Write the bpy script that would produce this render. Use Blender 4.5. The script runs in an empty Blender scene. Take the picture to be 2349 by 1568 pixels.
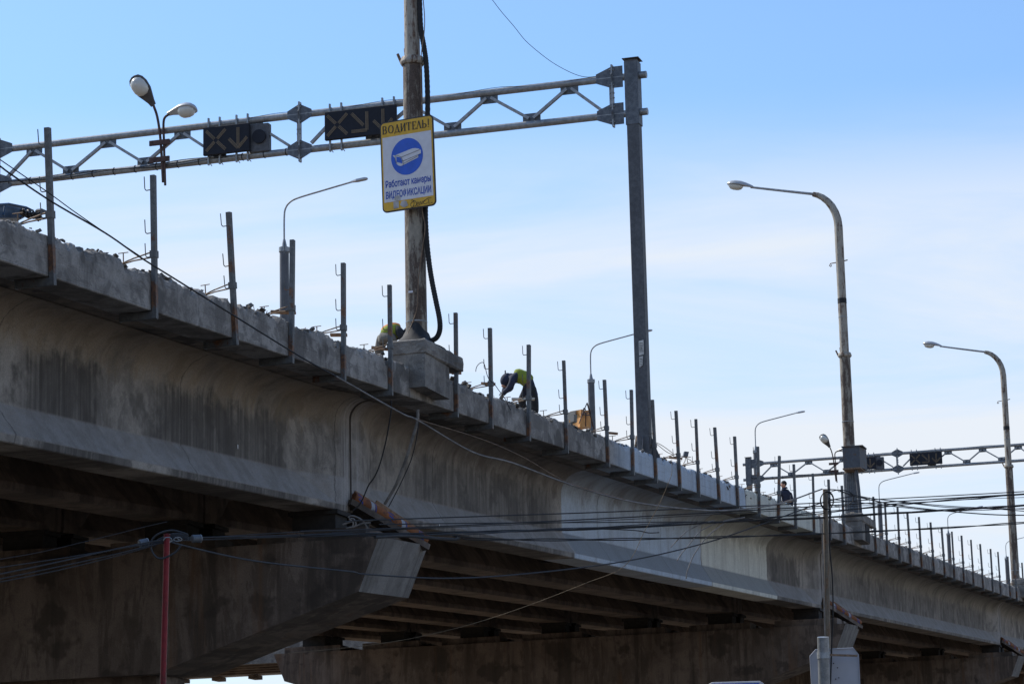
import bpy, math, random
from mathutils import Vector, Matrix, noise
random.seed(7)
S = bpy.context.scene
COL = S.collection
R = math.radians

# ------------------------------------------------------------------ camera, sky, sun
CAM_H = 1.6
F_PX, CX, CY = 6270.0, 1174.5, 784.0            # survey of the view, in units of a 2349 px wide picture
MR = Vector((0.30649580, -0.95161040, -0.02231511))   # camera right, up, forward in world axes
MU = Vector((-0.18882614, -0.08376141, 0.97843176))
MF = Vector((0.93295499, 0.29567155, 0.20536144))
cam_d = bpy.data.cameras.new('camera'); cam = bpy.data.objects.new('camera', cam_d); COL.objects.link(cam)
mw = Matrix((MR, MU, -MF)).transposed().to_4x4(); mw.translation = Vector((0, 0, CAM_H)); cam.matrix_world = mw
cam_d.sensor_width = 36.0; cam_d.lens = F_PX / 2349.0 * 36.0; cam_d.clip_end = 6000; cam_d.clip_start = 0.5
S.camera = cam

SUN_EL, SUN_AZ = R(44), R(15)                   # azimuth from +Y (across the bridge) towards +X (along it)
world = bpy.data.worlds.new('World'); S.world = world; world.use_nodes = True
nt = world.node_tree; bg = nt.nodes['Background']
sky = nt.nodes.new('ShaderNodeTexSky'); sky.sky_type = 'NISHITA'; sky.sun_disc = False
sky.sun_elevation = SUN_EL; sky.sun_rotation = SUN_AZ; sky.air_density = 1.0; sky.dust_density = 0.7; sky.ozone_density = 1.6
tc = nt.nodes.new('ShaderNodeTexCoord'); mp = nt.nodes.new('ShaderNodeMapping'); mp.inputs['Scale'].default_value = (1.2, 1.6, 13)
mp.inputs['Rotation'].default_value = (0.02, 0.05, 0.3)
nz = nt.nodes.new('ShaderNodeTexNoise'); nz.inputs['Scale'].default_value = 1.7; nz.inputs['Detail'].default_value = 10; nz.inputs['Roughness'].default_value = .6
nz.inputs['Distortion'].default_value = .7
rmp = nt.nodes.new('ShaderNodeMapRange'); rmp.inputs[1].default_value = .32; rmp.inputs[2].default_value = .55; rmp.inputs[3].default_value = 0.5; rmp.inputs[4].default_value = 1.0
sep = nt.nodes.new('ShaderNodeSeparateXYZ')
ele = nt.nodes.new('ShaderNodeMapRange'); ele.interpolation_type = 'SMOOTHSTEP'
ele.inputs[1].default_value = .295; ele.inputs[2].default_value = .225; ele.inputs[3].default_value = 0.03; ele.inputs[4].default_value = 1.0
mul = nt.nodes.new('ShaderNodeMath'); mul.operation = 'MULTIPLY'
mix = nt.nodes.new('ShaderNodeMix'); mix.data_type = 'RGBA'; mix.inputs[7].default_value = (4.72, 5.05, 5.5, 1)
L = nt.links.new
L(tc.outputs['Generated'], mp.inputs[0]); L(mp.outputs[0], nz.inputs['Vector']); L(nz.outputs[0], rmp.inputs[0])
L(tc.outputs['Generated'], sep.inputs[0]); L(sep.outputs[2], ele.inputs[0]); L(rmp.outputs[0], mul.inputs[0]); L(ele.outputs[0], mul.inputs[1])
tint = nt.nodes.new('ShaderNodeMix'); tint.data_type = 'RGBA'; tint.blend_type = 'MULTIPLY'; tint.inputs[0].default_value = 1; tint.inputs[7].default_value = (.76, .96, 1.14, 1)
L(sky.outputs[0], tint.inputs[6]); L(mul.outputs[0], mix.inputs[0]); L(tint.outputs[2], mix.inputs[6]); L(mix.outputs[2], bg.inputs[0])
bg.inputs[1].default_value = 0.10
sd = bpy.data.lights.new('sun', 'SUN'); so = bpy.data.objects.new('sun', sd); COL.objects.link(so)
sd.energy = 2.6; sd.angle = R(.53); sd.color = (1, .94, .85)
to_sun = Vector((math.sin(SUN_AZ) * math.cos(SUN_EL), math.cos(SUN_AZ) * math.cos(SUN_EL), math.sin(SUN_EL)))
so.rotation_euler = to_sun.to_track_quat('Z', 'Y').to_euler(); so.location = (0, 0, 60)
S.view_settings.view_transform = 'Standard'; S.view_settings.look = 'None'; S.view_settings.gamma = 1; S.view_settings.use_curve_mapping = False
S.view_settings.exposure = 0.80
S.render.engine = 'CYCLES'; S.cycles.max_bounces = 6; S.cycles.diffuse_bounces = 4

# ------------------------------------------------------------------ survey helpers (sight line met with a plane of the place)
def sight(x, y): return MR * (x - CX) - MU * (y - CY) + MF * F_PX
def onY(x, y, Y):
    d = sight(x, y); return d * (Y / d.y) + Vector((0, 0, CAM_H))
def onX(x, y, X):
    d = sight(x, y); return d * (X / d.x) + Vector((0, 0, CAM_H))
def atD(x, y, D): return sight(x, y) * (D / F_PX) + Vector((0, 0, CAM_H))
G = 0.0576178
def H(X, h=0.0): return 8.29 + G * X + h       # height of the fascia's lower edge plus h
def B(X, Y, h): return Vector((X, Y, H(X, h)))
YF = 16.72
JOINT = [46.47 + 43.75 * k for k in range(-1, 7)]

# ------------------------------------------------------------------ mesh helpers
class MB:
    def __init__(s): s.v = []; s.f = []; s.sm = False
    def add(s, vs, fs):
        o = len(s.v); s.v += [Vector(v) for v in vs]; s.f += [tuple(i + o for i in f) for f in fs]; return s
    def box(s, a, b):
        x0, y0, z0 = a; x1, y1, z1 = b
        return s.add([(x0,y0,z0),(x1,y0,z0),(x1,y1,z0),(x0,y1,z0),(x0,y0,z1),(x1,y0,z1),(x1,y1,z1),(x0,y1,z1)],
                     [(0,3,2,1),(4,5,6,7),(0,1,5,4),(1,2,6,5),(2,3,7,6),(3,0,4,7)])
    def cbox(s, a, b, c=.01):      # box with chamfered vertical and top edges
        x0, y0, z0 = a; x1, y1, z1 = b
        def ring(d, z): return [(x0+d,y0,z),(x1-d,y0,z),(x1,y0+d,z),(x1,y1-d,z),(x1-d,y1,z),(x0+d,y1,z),(x0,y1-d,z),(x0,y0+d,z)]
        def rin(d, z): return [(x0+2*d,y0+d,z),(x1-2*d,y0+d,z),(x1-d,y0+2*d,z),(x1-d,y1-2*d,z),(x1-2*d,y1-d,z),(x0+2*d,y1-d,z),(x0+d,y1-2*d,z),(x0+d,y0+2*d,z)]
        return s.loft([rin(c,z0), ring(c,z0+c), ring(c,z1-c), rin(c,z1)])
    def loft(s, rings, cap=True, close=True):
        n = len(rings[0]); o = len(s.v)
        for r in rings: s.v += [Vector(p) for p in r]
        m = n if close else n - 1
        for i in range(len(rings) - 1):
            for j in range(m):
                k = (j + 1) % n
                s.f.append((o+i*n+j, o+i*n+k, o+(i+1)*n+k, o+(i+1)*n+j))
        if cap and close:
            s.f.append(tuple(o + j for j in reversed(range(n)))); q = o + (len(rings)-1)*n
            s.f.append(tuple(q + j for j in range(n)))
        return s
    def bar(s, p, q, w, h=None, up=(0,0,1)):
        p = Vector(p); q = Vector(q); h = h or w; d = (q - p).normalized(); u = Vector(up)
        if abs(d.dot(u)) > .98: u = Vector((0,1,0))
        a = d.cross(u).normalized() * (w/2); b = a.cross(d).normalized() * (h/2)
        return s.loft([[c-a-b, c+a-b, c+a+b, c-a+b] for c in (p, q)])
    def tube(s, pts, r, n=8, cap=True):
        pts = [Vector(p) for p in pts]; rs = r if isinstance(r, (list, tuple)) else [r]*len(pts)
        d = (pts[1]-pts[0]).normalized(); a = d.orthogonal().normalized(); rings = []
        for i, p in enumerate(pts):
            if i == 0: t = pts[1]-pts[0]
            elif i == len(pts)-1: t = pts[i]-pts[i-1]
            else: t = (pts[i+1]-pts[i]).normalized() + (pts[i]-pts[i-1]).normalized()
            t.normalize(); a = (a - t*a.dot(t)).normalized(); b = t.cross(a)
            rings.append([p + (a*math.cos(k*2*math.pi/n) + b*math.sin(k*2*math.pi/n))*rs[i] for k in range(n)])
        s.sm = True
        return s.loft(rings, cap)
    def prism(s, poly, depth):     # polygon points (Vectors) pushed along depth
        poly = [Vector(p) for p in poly]; d = Vector(depth)
        return s.loft([poly, [p + d for p in poly]])
    def build(s, name, mat, parent=None, org=None, smooth=None):
        if parent is not None: org = parent['_o'] if '_o' in parent else (0,0,0)
        elif org is None:
            c = Vector((0,0,0))
            for v in s.v: c += v
            c /= max(1, len(s.v)); org = (c.x, c.y, min(v.z for v in s.v))
        org = Vector(org)
        me = bpy.data.meshes.new(name); me.from_pydata([v - org for v in s.v], [], s.f); me.update()
        bmn = __import__('bmesh').new(); bmn.from_mesh(me); __import__('bmesh').ops.recalc_face_normals(bmn, faces=bmn.faces); bmn.to_mesh(me); bmn.free()
        o = bpy.data.objects.new(name, me); COL.objects.link(o)
        if mat: me.materials.append(mat)
        sm = s.sm if smooth is None else smooth
        if sm:
            me.polygons.foreach_set('use_smooth', [True]*len(me.polygons))
            if hasattr(me, 'set_sharp_from_angle'): me.set_sharp_from_angle(angle=R(24 if name == 'girder' else 38))
        if parent is not None: o.parent = parent; o['_o'] = tuple(org)
        else: o.location = org; o['_o'] = tuple(org)
        return o
def smooth_path(pts, k=6):
    pts = [Vector(p) for p in pts]; P = [pts[0]*2-pts[1]] + pts + [pts[-1]*2-pts[-2]]; out = []
    for i in range(1, len(P)-2):
        a, b, c, d = P[i-1], P[i], P[i+1], P[i+2]
        for j in range(k):
            t = j/k; out.append(.5*((2*b)+(c-a)*t+(2*a-5*b+4*c-d)*t*t+(3*b-a-3*c+d)*t*t*t))
    out.append(pts[-1]); return out
def tag(o, label=None, cat=None, group=None, kind=None):
    if label: o['label'] = label
    if cat: o['category'] = cat
    if group: o['group'] = group
    if kind: o['kind'] = kind
    return o
def thing(name, loc, label, cat, group=None):
    o = bpy.data.objects.new(name, None); COL.objects.link(o); o.location = loc; o['_o'] = tuple(loc); o.empty_display_size = .3
    return tag(o, label, cat, group)
def kids(o): return [c for c in bpy.data.objects if c.parent == o]
def copy_tree(o, loc=None, rot=None, label=None, parent=None, tree=None):
    if tree is None:
        tree = {}
        for c in bpy.data.objects:
            if c.parent: tree.setdefault(c.parent.name, []).append(c)
    c = o.copy(); COL.objects.link(c); c.parent = parent
    if loc is not None: c.location = loc
    if rot is not None: c.rotation_euler = rot
    if label: c['label'] = label
    for ch in tree.get(o.name, []): copy_tree(ch, parent=c, tree=tree)
    return c

# ------------------------------------------------------------------ materials
MATS = {}
class NG:
    def __init__(s, name):
        s.m = bpy.data.materials.new(name); s.m.use_nodes = True; s.t = s.m.node_tree; s.b = s.t.nodes['Principled BSDF']
        s.geo = s.t.nodes.new('ShaderNodeNewGeometry')
    def n(s, t): return s.t.nodes.new(t)
    def l(s, a, b): s.t.links.new(a, b)
    def noise(s, scale, vec=(1,1,1), det=5, rough=.55, dist=0, src=None, off=(0,0,0)):
        mp = s.n('ShaderNodeMapping'); mp.inputs['Scale'].default_value = vec; mp.inputs['Location'].default_value = off
        s.l(src or s.geo.outputs['Position'], mp.inputs[0])
        z = s.n('ShaderNodeTexNoise'); z.inputs['Scale'].default_value = scale; z.inputs['Detail'].default_value = det
        z.inputs['Roughness'].default_value = rough; z.inputs['Distortion'].default_value = dist
        s.l(mp.outputs[0], z.inputs['Vector']); return z.outputs[0]
    def ramp(s, v, a, b, lo=0., hi=1., smooth=True):
        r = s.n('ShaderNodeMapRange'); r.inputs[1].default_value = a; r.inputs[2].default_value = b; r.inputs[3].default_value = lo; r.inputs[4].default_value = hi
        if smooth: r.interpolation_type = 'SMOOTHSTEP'
        s.l(v, r.inputs[0]); return r.outputs[0]
    def math(s, op, a, b=None):
        m = s.n('ShaderNodeMath'); m.operation = op
        for i, x in enumerate((a, b)):
            if x is None: continue
            if isinstance(x, (int, float)): m.inputs[i].default_value = x
            else: s.l(x, m.inputs[i])
        return m.outputs[0]
    def mix(s, f, a, b, mode='MIX'):
        m = s.n('ShaderNodeMix'); m.data_type = 'RGBA'; m.blend_type = mode
        for i, x in ((0, f), (6, a), (7, b)):
            if isinstance(x, (int, float)): m.inputs[i].default_value = x
            elif isinstance(x, tuple): m.inputs[i].default_value = (*x, 1) if len(x) == 3 else x
            else: s.l(x, m.inputs[i])
        return m.outputs[2]
    def bump(s, h, strength=.3, dist=.02):
        b = s.n('ShaderNodeBump'); b.inputs['Strength'].default_value = strength; b.inputs['Distance'].default_value = dist
        s.l(h, b.inputs['Height']); s.l(b.outputs[0], s.b.inputs['Normal'])
    def out(s, c, rough=.8, metal=0.):
        if isinstance(c, tuple): s.b.inputs['Base Color'].default_value = (*c, 1)
        else: s.l(c, s.b.inputs['Base Color'])
        if isinstance(rough, float): s.b.inputs['Roughness'].default_value = rough
        else: s.l(rough, s.b.inputs['Roughness'])
        s.b.inputs['Metallic'].default_value = metal
        MATS[s.m.name] = s.m; return s.m
def plain(name, c, rough=.7, metal=0., var=.25, sc=8.):
    g = NG(name); f = g.noise(sc, det=4); lo = tuple(x*(1-var) for x in c); hi = tuple(min(1, x*(1+var)) for x in c)
    g.bump(f, .1, .005)
    return g.out(g.mix(g.ramp(f, .3, .7), lo, hi), rough, metal)

def concrete(name, light, mid, dark, streak=.6, paint=(), boards=True, grime=.6, seams=0., rust=.0, run=(2.6, .35, .16), web=False, pv=(1, 1, 1.5)):
    g = NG(name)
    big = g.noise(.55, det=5, rough=.6, dist=.4)
    medn = g.noise(2.6, (1, 1, 1), det=6, rough=.65)
    st = g.noise(1.0, run, det=6, rough=.6)
    st2 = g.noise(4.2, (run[0], run[1]*.5, run[2]*.6), det=5, rough=.6, off=(3, 7, 1))
    fine = g.noise(38, det=4, rough=.7)
    grit = g.noise(140, det=2, rough=.7)
    c = g.mix(g.ramp(big, .42, .58), mid, light)
    c = g.mix(g.math('MULTIPLY', g.ramp(medn, .5, .68), .5), c, dark)
    c = g.mix(g.math('MULTIPLY', g.ramp(st, .5, .66), streak), c, dark)
    c = g.mix(g.math('MULTIPLY', g.ramp(st2, .56, .7), streak*.45), c, tuple(min(1, x*1.35) for x in light))
    pat = g.noise(.9, det=4, off=(11, 5, 2))
    pat2 = g.noise(1.9, pv, det=6, rough=.7, dist=.6, off=(2, 9, 4))
    c = g.mix(g.math('MULTIPLY', g.ramp(pat2, .52, .57), grime*.75), c, dark)
    c = g.mix(g.math('MULTIPLY', g.ramp(pat2, .46, .40), grime*.5), c, tuple(min(1, x*1.22) for x in light))
    c = g.mix(g.math('MULTIPLY', g.ramp(pat, .54, .60), grime), c, tuple(x*.62 for x in dark))
    if rust:
        rn = g.noise(1.3, (.9, 2.2, .16), det=5, off=(5, 1, 9)); c = g.mix(g.math('MULTIPLY', g.ramp(rn, .56, .7), rust), c, (.20, .105, .05))
    sepn = g.n('ShaderNodeSeparateXYZ'); g.l(g.geo.outputs['Position'], sepn.inputs[0])
    X = sepn.outputs[0]
    wob = g.math('ADD', X, g.math('MULTIPLY', g.math('SUBTRACT', medn, .5), .35))
    for (x0, x1, pc, soft) in paint:
        f = g.math('MULTIPLY', g.ramp(wob, x0, x0+soft), g.ramp(wob, x1, x1+.12, 1, 0))
        wear = g.ramp(st, .40, .74, 1.0, .62); wear = g.math('MULTIPLY', wear, g.ramp(medn, .3, .75, 1, .85))
        c = g.mix(g.math('MULTIPLY', f, wear), c, pc)
    if web:
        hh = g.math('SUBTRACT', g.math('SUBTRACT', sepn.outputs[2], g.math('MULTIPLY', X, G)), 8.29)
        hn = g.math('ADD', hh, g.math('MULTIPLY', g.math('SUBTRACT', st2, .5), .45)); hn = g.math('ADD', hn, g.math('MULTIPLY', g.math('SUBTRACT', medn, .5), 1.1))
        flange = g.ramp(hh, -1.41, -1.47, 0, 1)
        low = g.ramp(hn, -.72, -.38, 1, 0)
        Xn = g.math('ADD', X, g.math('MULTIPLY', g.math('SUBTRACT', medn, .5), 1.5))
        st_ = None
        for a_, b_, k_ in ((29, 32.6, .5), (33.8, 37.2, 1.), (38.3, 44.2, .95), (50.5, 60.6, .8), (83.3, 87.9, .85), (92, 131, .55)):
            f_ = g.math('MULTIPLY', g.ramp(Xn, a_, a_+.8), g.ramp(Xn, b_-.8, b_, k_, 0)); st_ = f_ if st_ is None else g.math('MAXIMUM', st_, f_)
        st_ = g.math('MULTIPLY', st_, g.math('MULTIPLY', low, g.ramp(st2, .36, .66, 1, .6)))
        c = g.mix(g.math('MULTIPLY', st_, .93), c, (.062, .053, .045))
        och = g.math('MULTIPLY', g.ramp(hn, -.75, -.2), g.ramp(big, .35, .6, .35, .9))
        oc = g.mix(g.ramp(X, 44, 54), (.33, .245, .15), (.13, .10, .075)); oc = g.mix(g.ramp(X, 66, 73), oc, (.30, .28, .22))  # fillet colour: warm ground bounce put in, then brown stain past the joint
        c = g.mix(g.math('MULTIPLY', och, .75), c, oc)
        sl = g.math('MULTIPLY', flange, g.ramp(hh, -1.955, -1.935))
        sc_ = g.mix(g.ramp(medn, .35, .65), (.27, .255, .24), (.37, .36, .35)); sc_ = g.mix(g.math('MULTIPLY', g.ramp(X, 60.9, 61.2), g.ramp(X, 83.0, 83.6, 1, 0)), sc_, (.21, .225, .235))
        c = g.mix(g.math('MULTIPLY', sl, .8), c, sc_)
        jf = g.math('ABSOLUTE', g.math('SUBTRACT', g.math('FRACT', g.math('ADD', g.math('DIVIDE', g.math('SUBTRACT', X, 46.47), 43.75), .5)), .5))
        eb = g.math('MULTIPLY', g.ramp(jf, .006, .015, 1, 0), g.ramp(st2, .35, .6)); c = g.mix(g.math('MULTIPLY', eb, .75), c, (.45, .425, .40))
        eg = g.math('MULTIPLY', g.ramp(jf, .0009, .0015, 1, 0), .8); c = g.mix(eg, c, (.07, .045, .03))
    # pores and little chips
    vo = g.n('ShaderNodeTexVoronoi'); vo.inputs['Scale'].default_value = 9; g.l(g.geo.outputs['Position'], vo.inputs['Vector'])
    pore = g.math('MULTIPLY', g.ramp(vo.outputs['Distance'], .05, .10, 1, 0), g.ramp(medn, .45, .6))
    c = g.mix(g.math('MULTIPLY', pore, .7), c, tuple(x*.5 for x in dark))
    c = g.mix(g.ramp(fine, .25, .75, .34, 0), c, tuple(x*.6 for x in dark))
    c = g.mix(g.ramp(grit, .3, .7, .22, 0), c, (.02, .018, .015))
    h = g.math('ADD', g.math('MULTIPLY', fine, .5), g.math('MULTIPLY', medn, .8)); h = g.math('ADD', h, g.math('MULTIPLY', pore, -.6))
    if boards:
        zz = g.math('SUBTRACT', sepn.outputs[2], g.math('MULTIPLY', X, G))
        fr = g.math('FRACT', g.math('MULTIPLY', g.math('ADD', zz, g.math('MULTIPLY', medn, .012)), 5.1))
        ln = g.ramp(g.math('ABSOLUTE', g.math('SUBTRACT', fr, .5)), .0, .05, 1, 0)
        ln = g.math('MULTIPLY', ln, g.ramp(st, .35, .6)); h = g.math('ADD', h, g.math('MULTIPLY', ln, -.5))
        c = g.mix(g.math('MULTIPLY', g.math('MULTIPLY', ln, g.ramp(big, .45, .6)), .5), c, tuple(x*.5 for x in dark))
    if seams:
        fr = g.math('FRACT', g.math('DIVIDE', wob, seams))
        ln = g.ramp(g.math('ABSOLUTE', g.math('SUBTRACT', fr, .5)), .0, .0045, 1, 0); h = g.math('ADD', h, g.math('MULTIPLY', ln, -1))
        c = g.mix(g.math('MULTIPLY', ln, .6), c, tuple(x*.4 for x in dark))
    g.bump(h, .55, .02)
    return g.out(c, .9)
BLUE = (.54, .63, .72); CREAM = (.76, .76, .65)
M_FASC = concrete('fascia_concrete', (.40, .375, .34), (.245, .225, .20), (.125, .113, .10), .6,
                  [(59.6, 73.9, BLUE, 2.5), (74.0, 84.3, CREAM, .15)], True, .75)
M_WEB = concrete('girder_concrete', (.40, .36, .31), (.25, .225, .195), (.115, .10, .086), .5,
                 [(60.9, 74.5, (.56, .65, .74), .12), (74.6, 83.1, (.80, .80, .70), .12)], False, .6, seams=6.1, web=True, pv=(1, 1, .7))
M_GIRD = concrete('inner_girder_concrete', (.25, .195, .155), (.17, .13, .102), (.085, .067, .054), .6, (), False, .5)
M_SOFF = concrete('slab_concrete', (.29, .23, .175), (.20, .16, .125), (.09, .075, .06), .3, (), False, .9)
M_CAP = concrete('pier_concrete', (.25, .20, .165), (.165, .128, .103), (.08, .063, .051), .9, (), False, .7, rust=.5, run=(.35, 2.4, .11), pv=(.4, 1.5, .3))
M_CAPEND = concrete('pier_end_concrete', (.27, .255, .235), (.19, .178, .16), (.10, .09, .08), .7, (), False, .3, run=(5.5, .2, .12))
M_PED = concrete('pedestal_concrete', (.31, .285, .25), (.20, .185, .165), (.10, .09, .08), .8, (), False, .6)
M_RUB = concrete('broken_concrete', (.22, .20, .175), (.13, .12, .105), (.05, .046, .042), .2, (), False, .5)
def galv(name, c0, c1, rough=.5):
    g = NG(name); a = g.noise(9, det=5, rough=.7); b = g.noise(1.7, (1,1,1), det=4); d = g.noise(60, det=2)
    c = g.mix(g.ramp(a, .35, .65), c0, c1); c = g.mix(g.ramp(b, .45, .7, 0, .35), c, tuple(x*.6 for x in c0)); c = g.mix(g.ramp(d, .4, .7, 0, .25), c, tuple(min(1, x*1.4) for x in c1))
    g.bump(d, .08, .003)
    return g.out(c, rough, .45)
M_GALV = galv('galvanised_steel', (.19, .205, .215), (.31, .325, .335), .5)
M_GALVD = galv('dull_galvanised_steel', (.075, .085, .10), (.14, .155, .17), .6)
M_GPOST = galv('gantry_post_steel', (.075, .078, .085), (.115, .12, .128), .65)
def rusty(name, paint, rustc, amt, vec=(3, 3, 1.2), rough=.65, sc=2.0):
    g = NG(name); a = g.noise(sc, vec, det=7, rough=.7); b = g.noise(sc*6, det=4, rough=.7); f = g.noise(50, det=2)
    pd = g.mix(g.ramp(b, .35, .7), tuple(x*.72 for x in paint), paint)
    m = g.math('ADD', g.math('MULTIPLY', a, .75), g.math('MULTIPLY', b, .25))
    c = g.mix(g.ramp(m, .56-amt*.2, .60-amt*.2+.06), pd, g.mix(g.ramp(f, .3, .7), rustc, tuple(x*.45 for x in rustc)))
    g.bump(m, .35, .01)
    return g.out(c, rough, .1)
M_POST = rusty('weathered_post_steel', (.12, .122, .12), (.18, .085, .04), .22, (1.2, 1.2, .9))
g = NG('weathered_post_steel'); a = g.noise(2.0, (1.4, 1.4, 1.1), det=7, rough=.7); b = g.noise(14, det=4, rough=.7)
sp = g.n('ShaderNodeSeparateXYZ'); g.l(g.geo.outputs['Position'], sp.inputs[0])
hp = g.math('SUBTRACT', g.math('SUBTRACT', sp.outputs[2], g.math('MULTIPLY', sp.outputs[0], G)), 8.29)
band = g.math('MAXIMUM', g.ramp(g.math('ABSOLUTE', g.math('SUBTRACT', hp, .22)), .05, .32, .13, 0), g.ramp(g.math('ABSOLUTE', g.math('SUBTRACT', hp, 1.1)), .02, .16, .09, 0))
mm = g.math('ADD', g.math('ADD', g.math('MULTIPLY', a, .75), g.math('MULTIPLY', b, .25)), band)
c = g.mix(g.ramp(b, .35, .7), (.085, .087, .086), (.135, .137, .134)); c = g.mix(g.ramp(mm, .56, .62), c, g.mix(g.ramp(b, .4, .6), (.19, .085, .035), (.085, .045, .03)))
g.bump(mm, .3, .01); M_POST = g.out(c, .65, .1)
M_ROD = plain('rusty_rod', (.19, .13, .085), .7, .3, .4, 20)
M_MAST = rusty('peeling_cream_paint', (.40, .365, .30), (.14, .078, .045), .40, (5, 5, .8), .6, 1.6)
M_MASTL = rusty('heavily_rusted_mast', (.33, .295, .235), (.115, .08, .058), .66, (5, 5, .9), .7, 1.6)
M_ARM = plain('grey_lamp_arm', (.30, .31, .32), .5, .4)
M_RUSTP = plain('dark_rusty_pipe', (.07, .042, .035), .75, .2, .4)
M_RED = rusty('scratched_red_paint', (.26, .014, .026), (.10, .03, .028), .3, (3, 3, 1), .5)
M_BLACK = plain('black_rubber', (.012, .012, .013), .75, 0, .2)
M_CABLE = plain('grey_black_cable', (.014, .0145, .0155), .7, 0, .2)
M_CABLEB = plain('slate_cable', (.030, .033, .038), .7, 0, .2)
M_ROPE = plain('pale_twine', (.20, .15, .09), .9, 0, .3)
M_ROPEG = plain('dusty_grey_cable', (.17, .16, .15), .7, 0, .3)
M_COLUMN = plain('dark_grey_lamp_column', (.085, .09, .10), .6, .1, .2, 2)
M_LAMPB = plain('grey_lamp_housing', (.40, .42, .44), .4, .1, .1)
M_LAMPD = plain('dark_lamp_housing', (.06, .062, .066), .45, .1, .2)
g = NG('milky_lamp_glass'); g.b.inputs['Transmission Weight'].default_value = .25; M_GLASS = g.out((.72, .72, .66), .18)
M_PANEL = plain('black_signal_panel', (.009, .012, .02), .85, 0, .15)
M_LED = plain('unlit_amber_strip', (.25, .19, .12), .7, 0, .1)
M_WHITE = plain('white_sign_film', (.58, .585, .62), .5, 0, .05)
M_YELL = plain('yellow_sign_film', (.62, .36, .02), .5, 0, .08)
M_BLUE = plain('blue_sign_film', (.012, .09, .50), .45, 0, .08)
M_BLUET = plain('blue_lettering', (.012, .055, .33), .5, 0, .1)
M_INK = plain('black_lettering', (.02, .018, .015), .5, 0, .1)
M_GREY = plain('grey_peeled_patch', (.38, .37, .36), .8, 0, .2)
M_SIGNB = plain('bare_sign_back', (.36, .38, .43), .6, .0, .06, 3)
M_BOX = rusty('rusty_grey_cabinet', (.085, .095, .11), (.12, .07, .04), .22, (2, 2, 2))
M_WOOD = plain('weathered_board', (.22, .13, .075), .85, 0, .35, 12)
M_PLY = plain('orange_plywood', (.62, .27, .06), .75, 0, .15)
M_PALE = plain('pale_grey_plastic', (.45, .44, .39), .6, 0, .1)
M_MACH = plain('dark_blue_machine_paint', (.025, .055, .10), .4, .2, .3)
M_DARK = plain('dark_recess', (.012, .011, .01), .9, 0, .2)
M_BEAR = plain('sooty_bearing_block', (.022, .020, .018), .9, 0, .3)
M_NAVY = plain('navy_work_cloth', (.016, .022, .045), .85, 0, .3, 14)
M_TROUS = plain('black_trouser_cloth', (.020, .021, .024), .9, 0, .3, 14)
M_HIVIS = plain('lime_hi_vis_cloth', (.21, .26, .03), .9, 0, .12, 6)
M_HIVO = plain('orange_hi_vis_cloth', (.60, .20, .03), .8, 0, .12, 6)
M_REFL = plain('grey_reflective_tape', (.42, .44, .42), .5, 0, .1)
M_GLOVE = plain('worn_grey_cloth', (.16, .15, .13), .9, 0, .3, 14)
M_SKIN = plain('skin', (.42, .22, .15), .6, 0, .1)
M_HAIR = plain('black_knit_cap', (.015, .013, .012), .9, 0, .2)
M_PAPER = plain('torn_white_paper', (.55, .55, .53), .8, 0, .12)

# ------------------------------------------------------------------ ground and roads
g = NG('dry_ground'); a = g.noise(.15, det=6); b = g.noise(3, det=5)
c = g.mix(g.ramp(a, .4, .6), (.13, .088, .052), (.19, .135, .085)); c = g.mix(g.ramp(b, .3, .7, 0, .4), c, (.08, .07, .04)); g.bump(b, .4, .05); M_GROUND = g.out(c, .95)
g = NG('asphalt'); a = g.noise(.4, det=6); b = g.noise(40, det=3); c = g.mix(g.ramp(a, .4, .6), (.045, .045, .046), (.075, .072, .068)); g.bump(b, .4, .01); M_ASPH = g.out(c, .9)
g = NG('pavement'); b = g.noise(3, det=5); g.bump(b, .2, .01); M_PAVE = g.out(g.mix(g.ramp(b, .3, .7), (.15, .14, .125), (.21, .195, .18)), .9)
m = MB(); m.add([(-3000,-3000,0),(3000,-3000,0),(3000,3000,0),(-3000,3000,0)], [(0,1,2,3)]); tag(m.build('ground', M_GROUND, org=(0,0,0)), kind='structure')
m = MB(); m.add([(-60,2,.004),(320,2,.004),(320,11,.004),(-60,11,.004)], [(0,1,2,3)]); tag(m.build('road', M_ASPH, org=(0,0,0)), kind='structure')
m = MB(); m.box((-60,-.9,0),(320,1.85,.13)); m.box((-60,11.15,0),(320,14,.13)); tag(m.build('pavement', M_PAVE, org=(0,0,0)), kind='structure')
m = MB(); m.box((-60,1.85,0),(320,2,.15)); m.box((-60,11,0),(320,11.15,.15)); tag(m.build('kerb', M_PED, org=(0,0,0)), kind='structure')
m = MB()
for i in range(60): m.add([(-50+i*6,6.43,.008),(-47+i*6,6.43,.008),(-47+i*6,6.57,.008),(-50+i*6,6.57,.008)], [(0,1,2,3)])
tag(m.build('road_marking', plain('road_paint', (.7,.7,.68), .7), org=(0,0,0)), kind='structure')

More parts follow.
